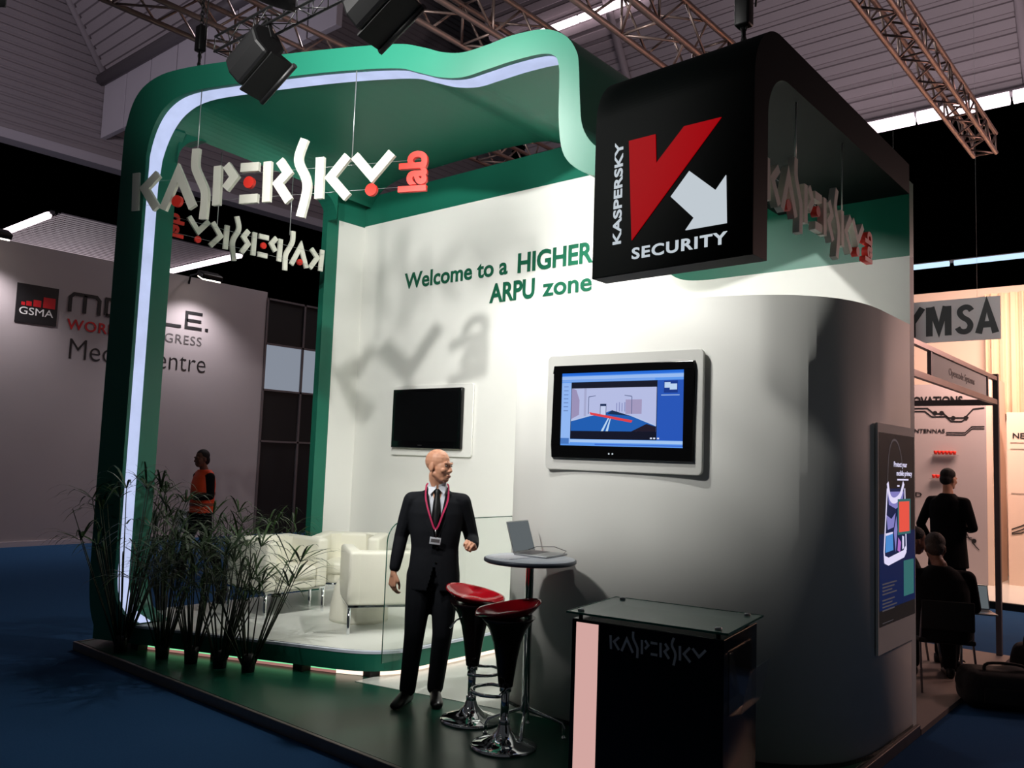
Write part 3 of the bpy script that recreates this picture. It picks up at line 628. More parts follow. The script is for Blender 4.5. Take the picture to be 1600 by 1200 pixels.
hanging('small white letter sign seen edge on, hung under the canopy roof at the right', XR, 0.578, 0.62, [(0.62, 4.40, 3.86), (1.90, 4.0, 3.86)], 3.86, 0.078, 0.032)
XL = frame((-5.9, 2.20, 3.81), (0, -1, 0), (0, 0, 1))
hanging('small white letter sign seen from behind, hung in the open left side of the stand', XL, 0.615, 0.68, [(0.62, 4.40, 4.78), (2.0, 4.2, 4.78)], 4.8)

# ------------------------------------------------------------------ overhead: floodlights on a slim truss, big trusses, hoist chains
def box_truss(label, a, b, wd, ht, r, bays, group='roof trusses'):
    a = Vector(a); b = Vector(b); d = (b - a); L = d.length; X = frame(a, d, Vector((0, 0, 1)).cross(d)); t = thing('lighting_truss', label, 'truss', (0, 0, 0), 0, group)
    cs = [(-wd / 2, -ht / 2), (wd / 2, -ht / 2), (wd / 2, ht / 2), (-wd / 2, ht / 2)]
    for y, z in cs: MB().tube([X @ Vector((0, y, z)), X @ Vector((L, y, z))], r, 8).build('chord', M['truss'], t)
    mb = MB()
    for k in range(bays):
        x0, x1 = L * k / bays, L * (k + 1) / bays
        for i in range(4):
            p, q = cs[i], cs[(i + 1) % 4]
            if k % 2: p, q = q, p
            mb.tube([X @ Vector((x0, *p)), X @ Vector((x1, *q))], r * 0.45, 5)
        if k % 3 == 0 or k == bays - 1:
            xx = x0 if k < bays - 1 else L - 0.02
            for i in range(4): mb.tube([X @ Vector((xx, *cs[i])), X @ Vector((xx, *cs[(i + 1) % 4]))], r * 0.45, 5)
    mb.build('lacing', M['truss'], t); return t
box_truss('copper tinted truss whose square open end hangs over the right end of the stand', (-0.15, -6, 5.32), (-0.15, 6.45, 5.32), 0.21, 0.21, 0.022, 50)
box_truss('wide truss running over the roof just left of the black corner canopy', (-2.62, -4, 6.35), (-2.62, 11, 6.35), 0.44, 0.44, 0.032, 30)
box_truss('dark truss high over the middle of the wavy green roof', (-4.85, -4, 6.95), (-4.85, 11, 6.95), 0.5, 0.5, 0.035, 30)
box_truss('dark truss high over the left rounded corner of the green frame', (-7.35, -4, 6.95), (-7.35, 9, 6.95), 0.5, 0.5, 0.035, 26)
sl = box_truss('slim black rail truss in front of the green frame, carrying the two black floodlights', (-3.66, -0.36, 4.66), (1.2, -0.36, 4.66), 0.12, 0.11, 0.009, 30, None)
sl['group'] = 'rail truss'
for c in sl.children: c.data.materials[0] = M['lamp_black']
def chainmesh(p, q, link=0.055, r=0.006):
    p = Vector(p); q = Vector(q); n = max(3, int((q - p).length / (link * 0.75))); mb = MB()
    for k in range(n):
        c = p.lerp(q, (k + 0.5) / n); ax = Vector((1, 0, 0)) if k % 2 else Vector((0, 1, 0))
        mb.tube([c + ax * (0.016 * math.cos(a)) + Vector((0, 0, link / 2 * math.sin(a))) for a in [2 * PI * j / 8 for j in range(8)]], r, 5, closed=True)
    return mb
def hoist(label, x, y, z0, z1):
    t = thing('hoist_chain', label, 'chain', (x, y, z0), 0, 'hoist chains on the stand roof')
    chainmesh((0, 0, 0.1), (0, 0, z1 - z0)).build('chain', M['black'], t)
    MB().rbox((-0.045, -0.04, 0.25), (0.045, 0.04, 0.50), 0.015).tube([(0, 0, 0.0), (0.03, 0, 0.06), (0, 0, 0.12), (0, 0, 0.3)], 0.014, 6).build('hook_block', M['lamp_black'], t)
    MB().tube([(0.07, 0, 0.35), (0.10, 0, 0.8), (0.06, 0, z1 - z0)], 0.006, 5).build('control_cable', M['black'], t)
hoist('black hoist chain holding up the left rounded corner of the green frame', -5.50, 0.45, 5.25, 6.72)
hoist('black hoist chain holding up the top of the black corner canopy', -0.32, 0.95, 4.07, 6.6)
def floodlight(label, x, lit):
    t = thing('floodlight', label, 'floodlight', (x, -0.40, 4.545), 0, 'floodlights in front of the green frame')
    # housing: a deep wedge that opens towards the stand, with a hood along its lower lip
    pr = [(-0.14, -0.05), (0.0, -0.02), (0.12, -0.10), (0.15, -0.26), (0.06, -0.40), (-0.10, -0.42), (-0.20, -0.30), (-0.21, -0.14)]
    X = frame((0, 0, 0), (0, 1, 0), (0, 0, 1)); R = Matrix.Rotation(math.radians(-24), 4, 'Y') @ Matrix.Scale(0.64, 4)
    MB().prism(pr, -0.27, 0.27, R @ X).build('housing', M['lamp_black'], t, bevel=0.02)
    MB().prism([(0.145, -0.25), (0.155, -0.25), (0.065, -0.41), (0.055, -0.41)], -0.25, 0.25, R @ X).build('lamp_glass', M['lamp_glass' if lit else 'lamp_glass_off'], t)
    MB().prism([(-0.06, -0.41), (0.06, -0.395), (0.20, -0.47), (0.20, -0.485), (-0.06, -0.43)], -0.31, 0.29, R @ X).tube([R @ Vector((-0.32, 0.2, -0.48)), R @ Vector((0.30, 0.2, -0.48))], 0.02, 6).build('hood', M['black'], t)
    MB().box((-0.30, -0.02, -0.2), (-0.285, 0.02, 0.06), X=R).box((0.285, -0.02, -0.2), (0.30, 0.02, 0.06), X=R).box((-0.30, -0.02, 0.05), (0.30, 0.02, 0.065), X=R).tube([(0, 0.03, 0.03), (0, 0.04, 0.09)], 0.014, 6).build('bracket', M['black'], t)
    return t
floodlight('black floodlight hanging in front of the left part of the green roof edge', -3.19, False)
floodlight('black floodlight at the top edge above the middle of the green roof', -1.97, False)

for (p_, e_, r_, l_, q_, d_, c_, b_, dz_), w_ in zip(FLOOD_FILL, ('farther', 'nearer')):  # unseen housings and leaves, added to cut and shape the light
    t = thing('added_light_shield', 'added black housing with light cutting leaves, %s of two, out of view' % w_, 'floodlight', p_, 0, 'added light cutting housings')
    for a0, a1, ln in ((l_, l_ + 62, 0.55), (q_ - 75, q_, 0.30), (l_ + 62, q_ + 285, 0.30)):
        ar = [math.radians(a0 + (a1 - a0) * k / 10) for k in range(11)]
        MB().rings([[(d_ * math.cos(a), d_ * math.sin(a), z_) for d_, z_ in ((ln, -dz_), (ln + 0.008, -dz_), (ln + 0.008, 0.16), (ln, 0.16))] for a in ar]).build('side_leaf', M['black'], t)
    MB().prism([(0.42 * math.cos(math.radians(a)), 0.42 * math.sin(math.radians(a))) for a in range(q_ - 10, l_ + 11, 8)] + [(0, -0.12)], 0.145, 0.155, I4).build('top_leaf', M['black'], t)
    MB().rbox((-0.22, -0.30, -0.22), (0.22, -0.05 - r_, 0.24), 0.04).build('housing', M['lamp_black'], t)
t = thing('spotlight', 'small black spotlight under the roof, tucked behind the wavy end of the green frame', 'spotlight', (-2.40, 2.50, 4.62))
MB().lathe([(0.05, 0.18), (0.06, 0.17), (0.06, 0.045), (0.072, 0.04), (0.072, 0.03), (0.001, 0.06)], 20).tube([(0, 0, 0.17), (0, 0, 0.30)], 0.012, 6).build('housing', M['black'], t)
# ------------------------------------------------------------------ counter
F = Vector((-0.90, 0.214, 0)); ce = Vector((0.9884, 0.152, 0)).normalized(); cm = Vector((-ce.y, ce.x, 0))
ct = thing('reception_counter', 'black counter with glass top and a pink lit stripe in front of the curved wall', 'counter')
ct.matrix_world = Matrix((ce, cm, Vector((0, 0, 1)))).transposed().to_4x4(); ct.location = (F.x, F.y, DK)
CW, CD, CH = 0.83, 0.60, 0.945
MB().box((0.015, 0.02, 0), (CW - 0.02, CD - 0.02, CH)).build('body', M['black_gloss'], ct, bevel=0.004)
XC = frame((0, 0.02, 0), (1, 0, 0), (0, 0, 1))
MB().prism(R4(0.042, 0.03, 0.165, CH - 0.015), 0.0, 0.004, XC).build('lit_stripe', M['pink_glow'], ct)
lo = MB()
for nm, s_ in LT:
    s_ = [[tuple(p) for p in smooth_path(s_, 4)]] if isinstance(s_[0], tuple) else s_
    for q in s_: lo.prism(stroke([(0.25 + p[0] * 0.19, 0.82 + (p[1] - 3.94) * 0.19) for p in q], 0.012), 0, 0.002, XC)
lo.build('lettering', M['logo_grey'], ct)
gt = MB().box((-0.005, -0.005, CH + 0.03), (CW + 0.005, CD + 0.005, CH + 0.036)).build('glass_top', M['glass_green'], ct)
eg = MB(); 
for a, b in (((-0.007, -0.007), (CW + 0.007, -0.004)), ((-0.007, CD + 0.004), (CW + 0.007, CD + 0.007)), ((-0.007, -0.007), (-0.004, CD + 0.007)), ((CW + 0.004, -0.007), (CW + 0.007, CD + 0.007))): eg.box((*a, CH + 0.028), (*b, CH + 0.038))
eg.build('glass_edge', M['glass_edge'], ct)
for u, v in ((0.05, 0.05), (CW - 0.06, 0.06), (0.06, CD - 0.05), (CW - 0.06, CD - 0.06)):
    MB().lathe([(0.011, 0), (0.011, 0.032), (0.017, 0.036), (0.017, 0.046), (0.001, 0.048)], 14, (u, v, CH)).build('standoff', M['steel'], ct)
bh = thing('brochure_holder', 'clear acrylic brochure holder hung on the right side of the black counter', 'holder'); bh.matrix_world = Matrix.Translation((F.x, F.y, DK)) @ Matrix((ce, cm, Vector((0, 0, 1)))).transposed().to_4x4() @ Matrix.Translation((CW - 0.019, 0.10, 0))
MB().box((0.0, 0, 0.58), (0.004, 0.36, 0.88)).build('back_sheet', M['acrylic'], bh)
MB().prism([(0.004, 0.58), (0.06, 0.60), (0.10, 0.80), (0.097, 0.80), (0.057, 0.604), (0.004, 0.585)], -0.36, 0, frame((0, 0, 0), (1, 0, 0), (0, 0, 1))).build('pocket', M['acrylic'], bh)

# ------------------------------------------------------------------ bistro table, laptop, stools
TX, TY, TZ = -1.75, 0.95, 1.185
bt = thing('bistro_table', 'tall round bistro table with a grey edge and chrome pole', 'table', (TX, TY, DK))
MB().lathe([(0.05, TZ - DK - 0.035), (0.285, TZ - DK - 0.03), (0.30, TZ - DK - 0.022), (0.30, TZ - DK - 0.006), (0.292, TZ - DK - 0.001)], 48).build('table_edge', M['table_rim'], bt)
MB().lathe([(0.292, TZ - DK - 0.002), (0.290, TZ - DK), (0.001, TZ - DK)], 48).build('tabletop', M['table_top'], bt)
MB().lathe([(0.026, 0.15), (0.026, TZ - DK - 0.06), (0.07, TZ - DK - 0.03)], 20).build('pole', M['chrome'], bt)
for k in range(4):
    a = PI / 2 * k + 0.6; d = Vector((math.cos(a), math.sin(a), 0))
    MB().tube([Vector((0, 0, 0.17)) + d * 0.02, d * 0.16 + Vector((0, 0, 0.12)), d * 0.235 + Vector((0, 0, 0.09)), d * 0.25 + Vector((0, 0, 0.06)), d * 0.25 + Vector((0, 0, 0.004))], 0.011, 8).lathe([(0.016, 0), (0.016, 0.008)], 10, tuple(d * 0.25)).build('leg', M['chrome'], bt)
lp = thing('laptop', 'open silver laptop on the tall round table', 'laptop', (-1.93, 1.112, TZ), math.radians(8))
MB().rbox((0, -0.14, 0), (0.255, 0.14, 0.014), 0.006).build('base', M['silver'], lp)
MB().box((0.02, -0.12, 0.0142), (0.13, 0.12, 0.0155)).build('keyboard', M['txt_grey'], lp)
MB().box((0.16, -0.045, 0.0142), (0.225, 0.045, 0.0150)).build('touchpad', M['steel'], lp)
XLs = Matrix.Translation((0.002, 0, 0.012)) @ Matrix.Rotation(math.radians(-18), 4, 'Y')
ld = MB().rbox((-0.006, -0.14, 0), (0.0, 0.14, 0.215), 0.0025, X=XLs).build('lid', M['silver'], lp)
MB().box((0.0002, -0.132, 0.012), (0.001, 0.132, 0.207), X=XLs).build('screen', M['laptop_screen'], ld)
tag(MB().tube([(-1.70, 1.235, TZ + 0.008), (-1.69, 1.26, TZ + 0.03), (-1.76, 1.22, TZ + 0.055), (-1.87, 1.17, TZ + 0.05), (-1.97, 1.16, TZ + 0.01), (-1.99, 1.12, TZ + 0.005)], 0.0022, 6).build('cable', M['black']), 'thin looped cable behind the laptop on the round table', 'cable')
tag(MB().box((-1.95, 0.76, TZ), (-1.76, 0.97, TZ + 0.003)).build('paper_sheet', M['paper']), 'white paper sheet lying on the round table beside the laptop', 'paper')

st0 = thing('bar_stool', 'red scoop seat bar stool nearer the man in the suit', 'stool', (-2.20, 0.93, DK), 0, 'red bar stools')
rows = []; NU = 40
def seat_pt(rho, a, under):
    back = 0.5 - 0.5 * math.cos(a)                                     # 1 at the back (a = pi)
    rx, ry = 0.205, 0.185
    rim = 0.03 + 0.065 * back ** 1.3 + 0.012 * math.cos(2 * a) + 0.02 * abs(math.sin(a)) ** 2
    z = rim * rho ** 2.6 - (0.012 if under else 0.0) - (0.02 * (1 - rho) if under else 0)
    if a < 0.5 or a > 2 * PI - 0.5: z -= 0.02 * rho ** 2 * math.cos(a * 3.0) if a < 0.5 else 0.02 * rho ** 2 * math.cos((2 * PI - a) * 3.0)
    return (rx * rho * math.cos(a), ry * rho * math.sin(a), 0.775 + z)
for rho in (0.02, 0.2, 0.4, 0.6, 0.75, 0.88, 0.96, 1.0): rows.append([seat_pt(rho, 2 * PI * j / NU, False) for j in range(NU)])
for rho in (1.015, 1.0, 0.9, 0.75): rows.append([seat_pt(rho, 2 * PI * j / NU, True) for j in range(NU)])
MB().rings(rows).build('seat', M['red_plastic'], st0)
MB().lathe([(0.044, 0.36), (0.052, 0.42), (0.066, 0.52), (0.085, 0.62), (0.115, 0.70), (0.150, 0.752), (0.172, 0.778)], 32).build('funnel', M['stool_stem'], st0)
MB().lathe([(0.205, 0), (0.205, 0.012), (0.19, 0.022), (0.14, 0.038), (0.08, 0.062), (0.045, 0.10), (0.034, 0.135), (0.030, 0.14)], 40).build('base', M['chrome'], st0)
MB().lathe([(0.026, 0.12), (0.026, 0.38)], 18).lathe([(0.036, 0.33), (0.036, 0.37)], 18).lathe([(0.034, 0.135), (0.034, 0.165)], 18).build('column', M['chrome'], st0)
rp = [(0.0, 0.03, 0.35), (0.04, 0.10, 0.34)] + [(0.06 + 0.15 * math.sin(a), 0.14 * math.cos(a), 0.335) for a in [PI * k / 12 for k in range(13)]] + [(0.04, -0.10, 0.34), (0.0, -0.03, 0.35)]
MB().tube(rp, 0.011, 8).build('footrest', M['chrome'], st0)
MB().tube([(-0.02, -0.05, 0.70), (-0.06, -0.13, 0.665), (-0.08, -0.17, 0.62)], 0.006, 6).build('lever', M['chrome'], st0)
st0.rotation_euler = (0, 0, math.radians(10))
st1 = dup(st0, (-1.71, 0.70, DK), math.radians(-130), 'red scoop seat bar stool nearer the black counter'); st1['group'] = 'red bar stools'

# ------------------------------------------------------------------ glass screen on the platform
gs = thing('glass_screen', 'clear glass screen with rounded corner on the platform edge behind the man', 'screen', (0, 0, 0))
gp = [(1.14, 0.20), (2.95, 0.20), (2.95, 1.29)] + [(1.30, 1.29)] + [(1.30 - 0.16 * math.sin(a), 1.13 + 0.16 * math.cos(a)) for a in [PI / 2 * k / 6 for k in range(1, 7)]]
MB().prism(gp, -0.003, 0.003, YZ(-3.345)).build('glass_sheet', M['glass'], gs)
ge = gp[2:] + [gp[0]]
MB().tube([(-3.345, y, z) for y, z in ge], 0.0045, 5).build('glass_edge', M['glass_edge'], gs)

# ------------------------------------------------------------------ lounge furniture
PZ = 0.276
ac = thing('armchair', 'white tub armchair at the left, front towards the middle of the lounge', 'armchair', (-5.36, 1.54, PZ), 0, 'white tub armchairs')
# local: front = +x, width along y
D0, W0 = 0.66, 0.70
for s_ in (-1, 1):
    MB().rbox((-D0 / 2, s_ * W0 / 2 - (0.125 if s_ > 0 else 0), 0.24), (D0 / 2, s_ * W0 / 2 + (0.125 if s_ < 0 else 0), 0.70), 0.03).build('arm', M['leather'], ac)
bk = MB().rbox((-D0 / 2 + 0.002, -W0 / 2 + 0.06, 0.24), (-D0 / 2 + 0.17, W0 / 2 - 0.06, 0.698), 0.03)
for sgn in (-1, 1): bk.add([(-D0 / 2 + 0.16, sgn * 0.228, 0.36), (-D0 / 2 + 0.16, sgn * 0.12, 0.36), (-D0 / 2 + 0.25, sgn * 0.228, 0.36), (-D0 / 2 + 0.16, sgn * 0.228, 0.69), (-D0 / 2 + 0.16, sgn * 0.12, 0.69), (-D0 / 2 + 0.24, sgn * 0.228, 0.69)], [(0, 1, 2), (3, 5, 4), (0, 3, 4, 1), (1, 4, 5, 2), (2, 5, 3, 0)])
bk.build('backrest', M['leather'], ac)
MB().rbox((-D0 / 2 + 0.12, -0.222, 0.24), (D0 / 2 - 0.012, 0.222, 0.335), 0.015).build('seat_base', M['leather'], ac)
MB().rbox((-D0 / 2 + 0.14, -0.22, 0.325), (D0 / 2 + 0.012, 0.22, 0.445), 0.035).build('seat_cushion', M['leather'], ac)
MB().box((-D0 / 2 + 0.01, -W0 / 2 + 0.01, 0.225), (D0 / 2 - 0.01, W0 / 2 - 0.01, 0.242)).build('base_frame', M['chrome'], ac)
for sx in (-1, 1):
    for sy in (-1, 1): MB().lathe([(0.013, 0), (0.014, 0.004), (0.017, 0.226)], 12, (sx * (D0 / 2 - 0.025), sy * (W0 / 2 - 0.025), 0)).build('leg', M['chrome'], ac)
dup(ac, (-5.28, 2.36, PZ), math.radians(-50), 'white tub armchair in the far corner, turned towards the lounge middle')
bdir = Vector((0.63, 1.0)).normalized(); fdir = Vector((-bdir.y, bdir.x))
cc = Vector((-4.05, 1.37)) + bdir * 0.33 + fdir * 0.32
dup(ac, (cc.x, cc.y, PZ), math.atan2(fdir.y, fdir.x), 'white tub armchair at the right, showing its plain back')
po_ = thing('pouf', 'white rounded pouf table between the two nearer armchairs', 'pouf', (-4.52, 1.88, PZ))
MB().lathe([(0.27, 0), (0.272, 0.03), (0.265, 0.15), (0.235, 0.30), (0.18, 0.42), (0.10, 0.485), (0.001, 0.50)], 36).build('body', M['leather'], po_)

# ------------------------------------------------------------------ plants
def palm(label, x, y, z, ht, ns, seed, spread=0.30, droop=1.5, fan=9, leaf=0.42):
    rnd = random.Random(seed); t = thing('potted_palm', label, 'plant', (x, y, z), 0, 'feathery palms round the lounge'); sm, lf = MB(), MB()
    for k in range(ns):
        a = rnd.uniform(0, 2 * PI); r = spread * ht * math.sqrt(rnd.uniform(0.03, 1)); h_ = ht * rnd.uniform(0.55, 1.0)
        p0 = Vector((0.025 * math.cos(a), 0.025 * math.sin(a), 0)); p3 = Vector((r * math.cos(a), r * math.sin(a), h_))
        pts = [p0, p0.lerp(p3, 0.35) * 0.97 + Vector((0, 0, 0.01)), p0.lerp(p3, 0.7), p3]
        sm.tube(pts, [0.008, 0.006, 0.005, 0.003], 4)
        if k % 5 in (1, 3): continue
        ax = Vector((math.cos(a), math.sin(a), 0.6)).normalized()
        for j in range(fan):
            b = 2 * PI * j / fan + rnd.uniform(-0.3, 0.3); L = leaf * rnd.uniform(0.65, 1.1)
            d = (Vector((math.cos(b), math.sin(b), 0)) * rnd.uniform(0.7, 1.1) + Vector((0, 0, rnd.uniform(0.3, 1.1))) + Vector((math.cos(a), math.sin(a), 0)) * 0.45).normalized()
            sd = d.cross(Vector((0, 0, 1))).normalized(); q = p3.copy(); vs = []; wv = 0.0125
            for i in range(7):
                u = i / 6; wd_ = wv * (0.35 + 1.3 * u if u < 0.4 else 0.87 * (1 - u) / 0.6 + 0.03)
                vs += [q + sd * wd_, q - sd * wd_]; q = q + (d + Vector((0, 0, -1.25 * droop * u * u - 0.1))).normalized() * (L / 6)
            lf.add(vs, [(2 * i, 2 * i + 1, 2 * i + 3, 2 * i + 2) for i in range(6)])
    MB().lathe([(0.0, 0), (0.05, 0), (0.058, 0.10), (0.05, 0.13), (0.001, 0.13)], 16).build('pot', M['black'], t)
    sm.build('stems', M['stem'], t); lf.build('foliage', M['leaf'], t, fix=False); return t
palm('feathery dark palm standing before the green left post', -5.50, 0.12, DK, 1.42, 34, 1, 0.34)
palm('feathery palm on the deck, second from the green left post', -5.08, 0.27, DK, 1.02, 28, 2, 0.30)
palm('feathery palm on the deck, third from the green left post', -4.78, 0.36, DK, 0.98, 26, 3, 0.30)
palm('feathery palm on the deck, fourth from the green left post', -4.50, 0.45, DK, 0.98, 24, 4, 0.32)
palm('thin stemmed palm on the deck, farthest from the green left post', -4.25, 0.55, DK, 1.05, 16, 5, 0.46, 0.9)
for k, (x, y, hh, lab_) in enumerate(((-6.05, 0.75, 1.15, 'palm at the open left side of the lounge, nearest the green left post'), (-6.02, 1.35, 1.2, 'palm behind the left armchair'), (-6.02, 2.0, 1.15, 'palm between the left armchair and the far green post'))):
    palm(lab_, x, y, PZ, hh * 0.76, 18, 11 + k, 0.26)
# ------------------------------------------------------------------ people
def add_head(mb, X):
    E = lambda c, r: mb.ell(c, r, 0, X); C = lambda a, ra, b, rb: mb.cap(a, ra, b, rb, 10, 0, X)
    E((0, 0.018, 0.036), (0.075, 0.096, 0.086)); E((0, -0.028, -0.02), (0.065, 0.068, 0.088)); E((0, -0.025, -0.055), (0.060, 0.060, 0.062)); E((0, -0.050, -0.086), (0.038, 0.038, 0.030))
    for s in (-1, 1):
        C((s * 0.046, 0.0, -0.055), 0.024, (s * 0.022, -0.055, -0.090), 0.022); E((s * 0.04, -0.066, -0.028), (0.022, 0.018, 0.02))
        C((s * 0.040, -0.084, 0.026), 0.010, (s * 0.010, -0.095, 0.022), 0.010)
        mb.ell((s * 0.077, 0.014, -0.012), (0.009, 0.022, 0.033), 0, X); mb.ell((s * 0.072, 0.004, -0.012), (0.012, 0.012, 0.018), 0, X)
    C((0, -0.088, 0.018), 0.009, (0, -0.106, -0.030), 0.0115)
    for s in (-1, 1): E((s * 0.011, -0.097, -0.034), (0.010, 0.011, 0.009))
    E((0, -0.089, -0.064), (0.024, 0.011, 0.006)); E((0, -0.087, -0.075), (0.021, 0.011, 0.007))
def add_hand(mb, wr, d, bk, side, curl, sc=1.0, thumb_in=0.3):
    """wrist, direction of the fingers, back-of-hand normal, which side the thumb is on, finger bend in radians per joint"""
    d = Vector(d).normalized(); b = Vector(bk); b = (b - d * b.dot(d)).normalized(); x = d.cross(b) * side
    X = Matrix((x, d, b)).transposed().to_4x4(); X.translation = Vector(wr); X = X @ Matrix.Scale(sc, 4)
    kn = [(0.032, 0.088), (0.0105, 0.093), (-0.0115, 0.089), (-0.032, 0.080)]; ln = [0.072, 0.080, 0.074, 0.058]
    for kx, ky in kn: mb.cap((kx * 0.55, 0.008, 0), 0.015, (kx, ky, 0), 0.0115, 8, 0, X)
    mb.ell((0.0, 0.05, -0.003), (0.036, 0.044, 0.013), 0, X)
    for i, ((kx, ky), L) in enumerate(zip(kn, ln)):
        p = Vector((kx, ky, 0)); a = 0.25 * curl; rr = 0.0092
        for k, seg in enumerate((0.45, 0.30, 0.25)):
            a += curl * (1.0 + 0.08 * i); q = p + Vector((0, math.cos(a), -math.sin(a))) * L * seg
            mb.cap(p, rr, q, rr - 0.0008, 8, 0, X); p = q; rr -= 0.0008
    p = Vector((0.022, 0.022, -0.006)); mb.cap(p, 0.015, (0.046, 0.055, -0.016), 0.0115, 8, 0, X)
    q = Vector((0.046 - 0.014 * thumb_in * 2, 0.083, -0.026 - 0.03 * thumb_in)); mb.cap((0.046, 0.055, -0.016), 0.0115, q, 0.0095, 8, 0, X)
    mb.cap(q, 0.0095, q + Vector((-0.012 * thumb_in * 2, 0.022, -0.006)), 0.0085, 8, 0, X)
def head_frame(pos, yaw, pitch=0.0, roll=0.0):
    return Matrix.Translation(pos) @ Euler((math.radians(pitch), math.radians(roll), math.radians(yaw)), 'XYZ').to_matrix().to_4x4()
def oval(z, rx, ry, cx=0, cy=0, n=28, e=2.4):
    return [(cx + rx * math.copysign(abs(math.cos(a)) ** (2 / e), math.cos(a)), cy + ry * math.copysign(abs(math.sin(a)) ** (2 / e), math.sin(a)), z) for a in [2 * PI * k / n for k in range(n)]]
def shoe(mb, heel, toe, X=None):
    h = Vector(heel); t = Vector(toe); d = (t - h); L = d.length; d.normalize(); F_ = frame(h, d, Vector((0, 0, 1)).cross(d)); F_ = F_ if X is None else X @ F_
    mb.rings([[(x, wy * math.cos(a), max(0.004, zc + hz * math.sin(a))) for a in [2 * PI * k / 14 for k in range(14)]] for x, wy, zc, hz in ((-0.035, 0.012, 0.03, 0.02), (-0.03, 0.032, 0.04, 0.045), (0.0, 0.038, 0.05, 0.06), (0.06, 0.040, 0.048, 0.055), (L * 0.55, 0.043, 0.036, 0.042), (L * 0.75, 0.047, 0.028, 0.03), (L * 0.93, 0.038, 0.022, 0.022), (L, 0.016, 0.018, 0.012))], 0, True, True, F_)
def person(name, label, loc, rz, J, top, bottom, skin, hair=None, hair_len=0.0, voxel=0.006, group=None, cut_v=None, coat_len=None, shoes=True):
    t = thing(name, label, 'person', loc, rz, group); hp = Vector(J['head']); HX = head_frame(hp, *J['look']); sc = J.get('hs', 1.0)
    nk = Vector(J['neck']); pel = Vector(J['pelvis']); b = MB(); add_head(b, HX)
    b.cap(HX @ Vector((0, 0.02, -0.07)), 0.052, nk + Vector((0, 0, -0.03)), 0.058)
    b.cap(nk, 0.06, nk + Vector((0, 0.01, -0.12)), 0.10); b.cap(nk + Vector((0, 0.01, -0.14)), 0.10, pel, 0.09)
    for sd in ('L', 'R'):
        sh, el, wr = [Vector(J[k + sd]) for k in ('sh', 'el', 'wr')]
        b.chain([(nk + (sh - nk) * 0.5 + Vector((0, 0, -0.06)), 0.05), (sh, 0.045), (el, 0.034), (wr, 0.024)])
        hd = J['hand' + sd]; b.cap(wr, 0.024, wr + Vector(hd[0]).normalized() * 0.02, 0.022); add_hand(b, wr + Vector(hd[0]).normalized() * 0.008, hd[0], hd[1], hd[2], hd[3], 1.0, hd[4] if len(hd) > 4 else 0.3)
        h_, k_, a_ = [Vector(J[q + sd]) for q in ('hip', 'kn', 'an')]; b.chain([(pel, 0.08), (h_, 0.07), (k_, 0.045), (a_, 0.035)])
    organic(b, 'body', skin, t, voxel, 4, 0.5)
    # jacket
    j = MB(); r0 = J['torso']
    j.rings([oval(z, rx, ry, cx, cy) for z, rx, ry, cx, cy in r0])
    for sd in ('L', 'R'):
        sh, el, wr = [Vector(J[k + sd]) for k in ('sh', 'el', 'wr')]
        j.cap(nk + (sh - nk) * 0.45 + Vector((0, 0, -0.055)), 0.062, sh + Vector((0, 0, -0.01)), 0.062)
        m1 = sh.lerp(el, 0.5); j.chain([(sh + Vector((0, 0, -0.015)), 0.066), (m1, 0.060), (el, 0.052), (el.lerp(wr, 0.55), 0.047), (wr + (el - wr).normalized() * 0.035, 0.041)])
    jk = organic(j, 'jacket', top, t, max(voxel, 0.007), 4, 0.5, cut_v)
    # trousers and shoes
    q = MB()
    for sd in ('L', 'R'):
        h_, k_, a_ = [Vector(J[k + sd]) for k in ('hip', 'kn', 'an')]
        q.chain([(h_ + Vector((0, 0, 0.02)), 0.105), (h_.lerp(k_, 0.5), 0.092), (k_, 0.074), (k_.lerp(a_, 0.5), 0.066), (a_, 0.060)])
    q.cap(Vector(J['hipL']), 0.10, Vector(J['hipR']), 0.10); q.cap(pel, 0.115, pel + Vector((0, 0, 0.05)), 0.12)
    organic(q, 'trousers', bottom, t, 0.009, 3, 0.5)
    if shoes:
        for sd in ('L', 'R'):
            m_ = MB(); shoe(m_, *J['foot' + sd]); m_.build('shoe', M['shoe'], t)
    if hair:
        hm = MB(); hm.ell((0, 0.026, 0.046), (0.083, 0.098, 0.088), 0, HX); hm.ell((0, 0.06, -0.01 - hair_len), (0.074, 0.062, 0.07 + hair_len), 0, HX)
        def cut(bm):
            inv = HX.inverted(); dl = []
            for v in bm.verts:
                p = inv @ v.co
                if p.y < -0.035 - 0.35 * (p.z - 0.085) and p.z < 0.085 or (p.y < 0.005 and p.z < 0.03): dl.append(v)
            bmesh.ops.delete(bm, geom=dl, context='VERTS')
        organic(hm, 'hair', hair, t, 0.007, 2, 0.5, cut)
    return t, HX, jk

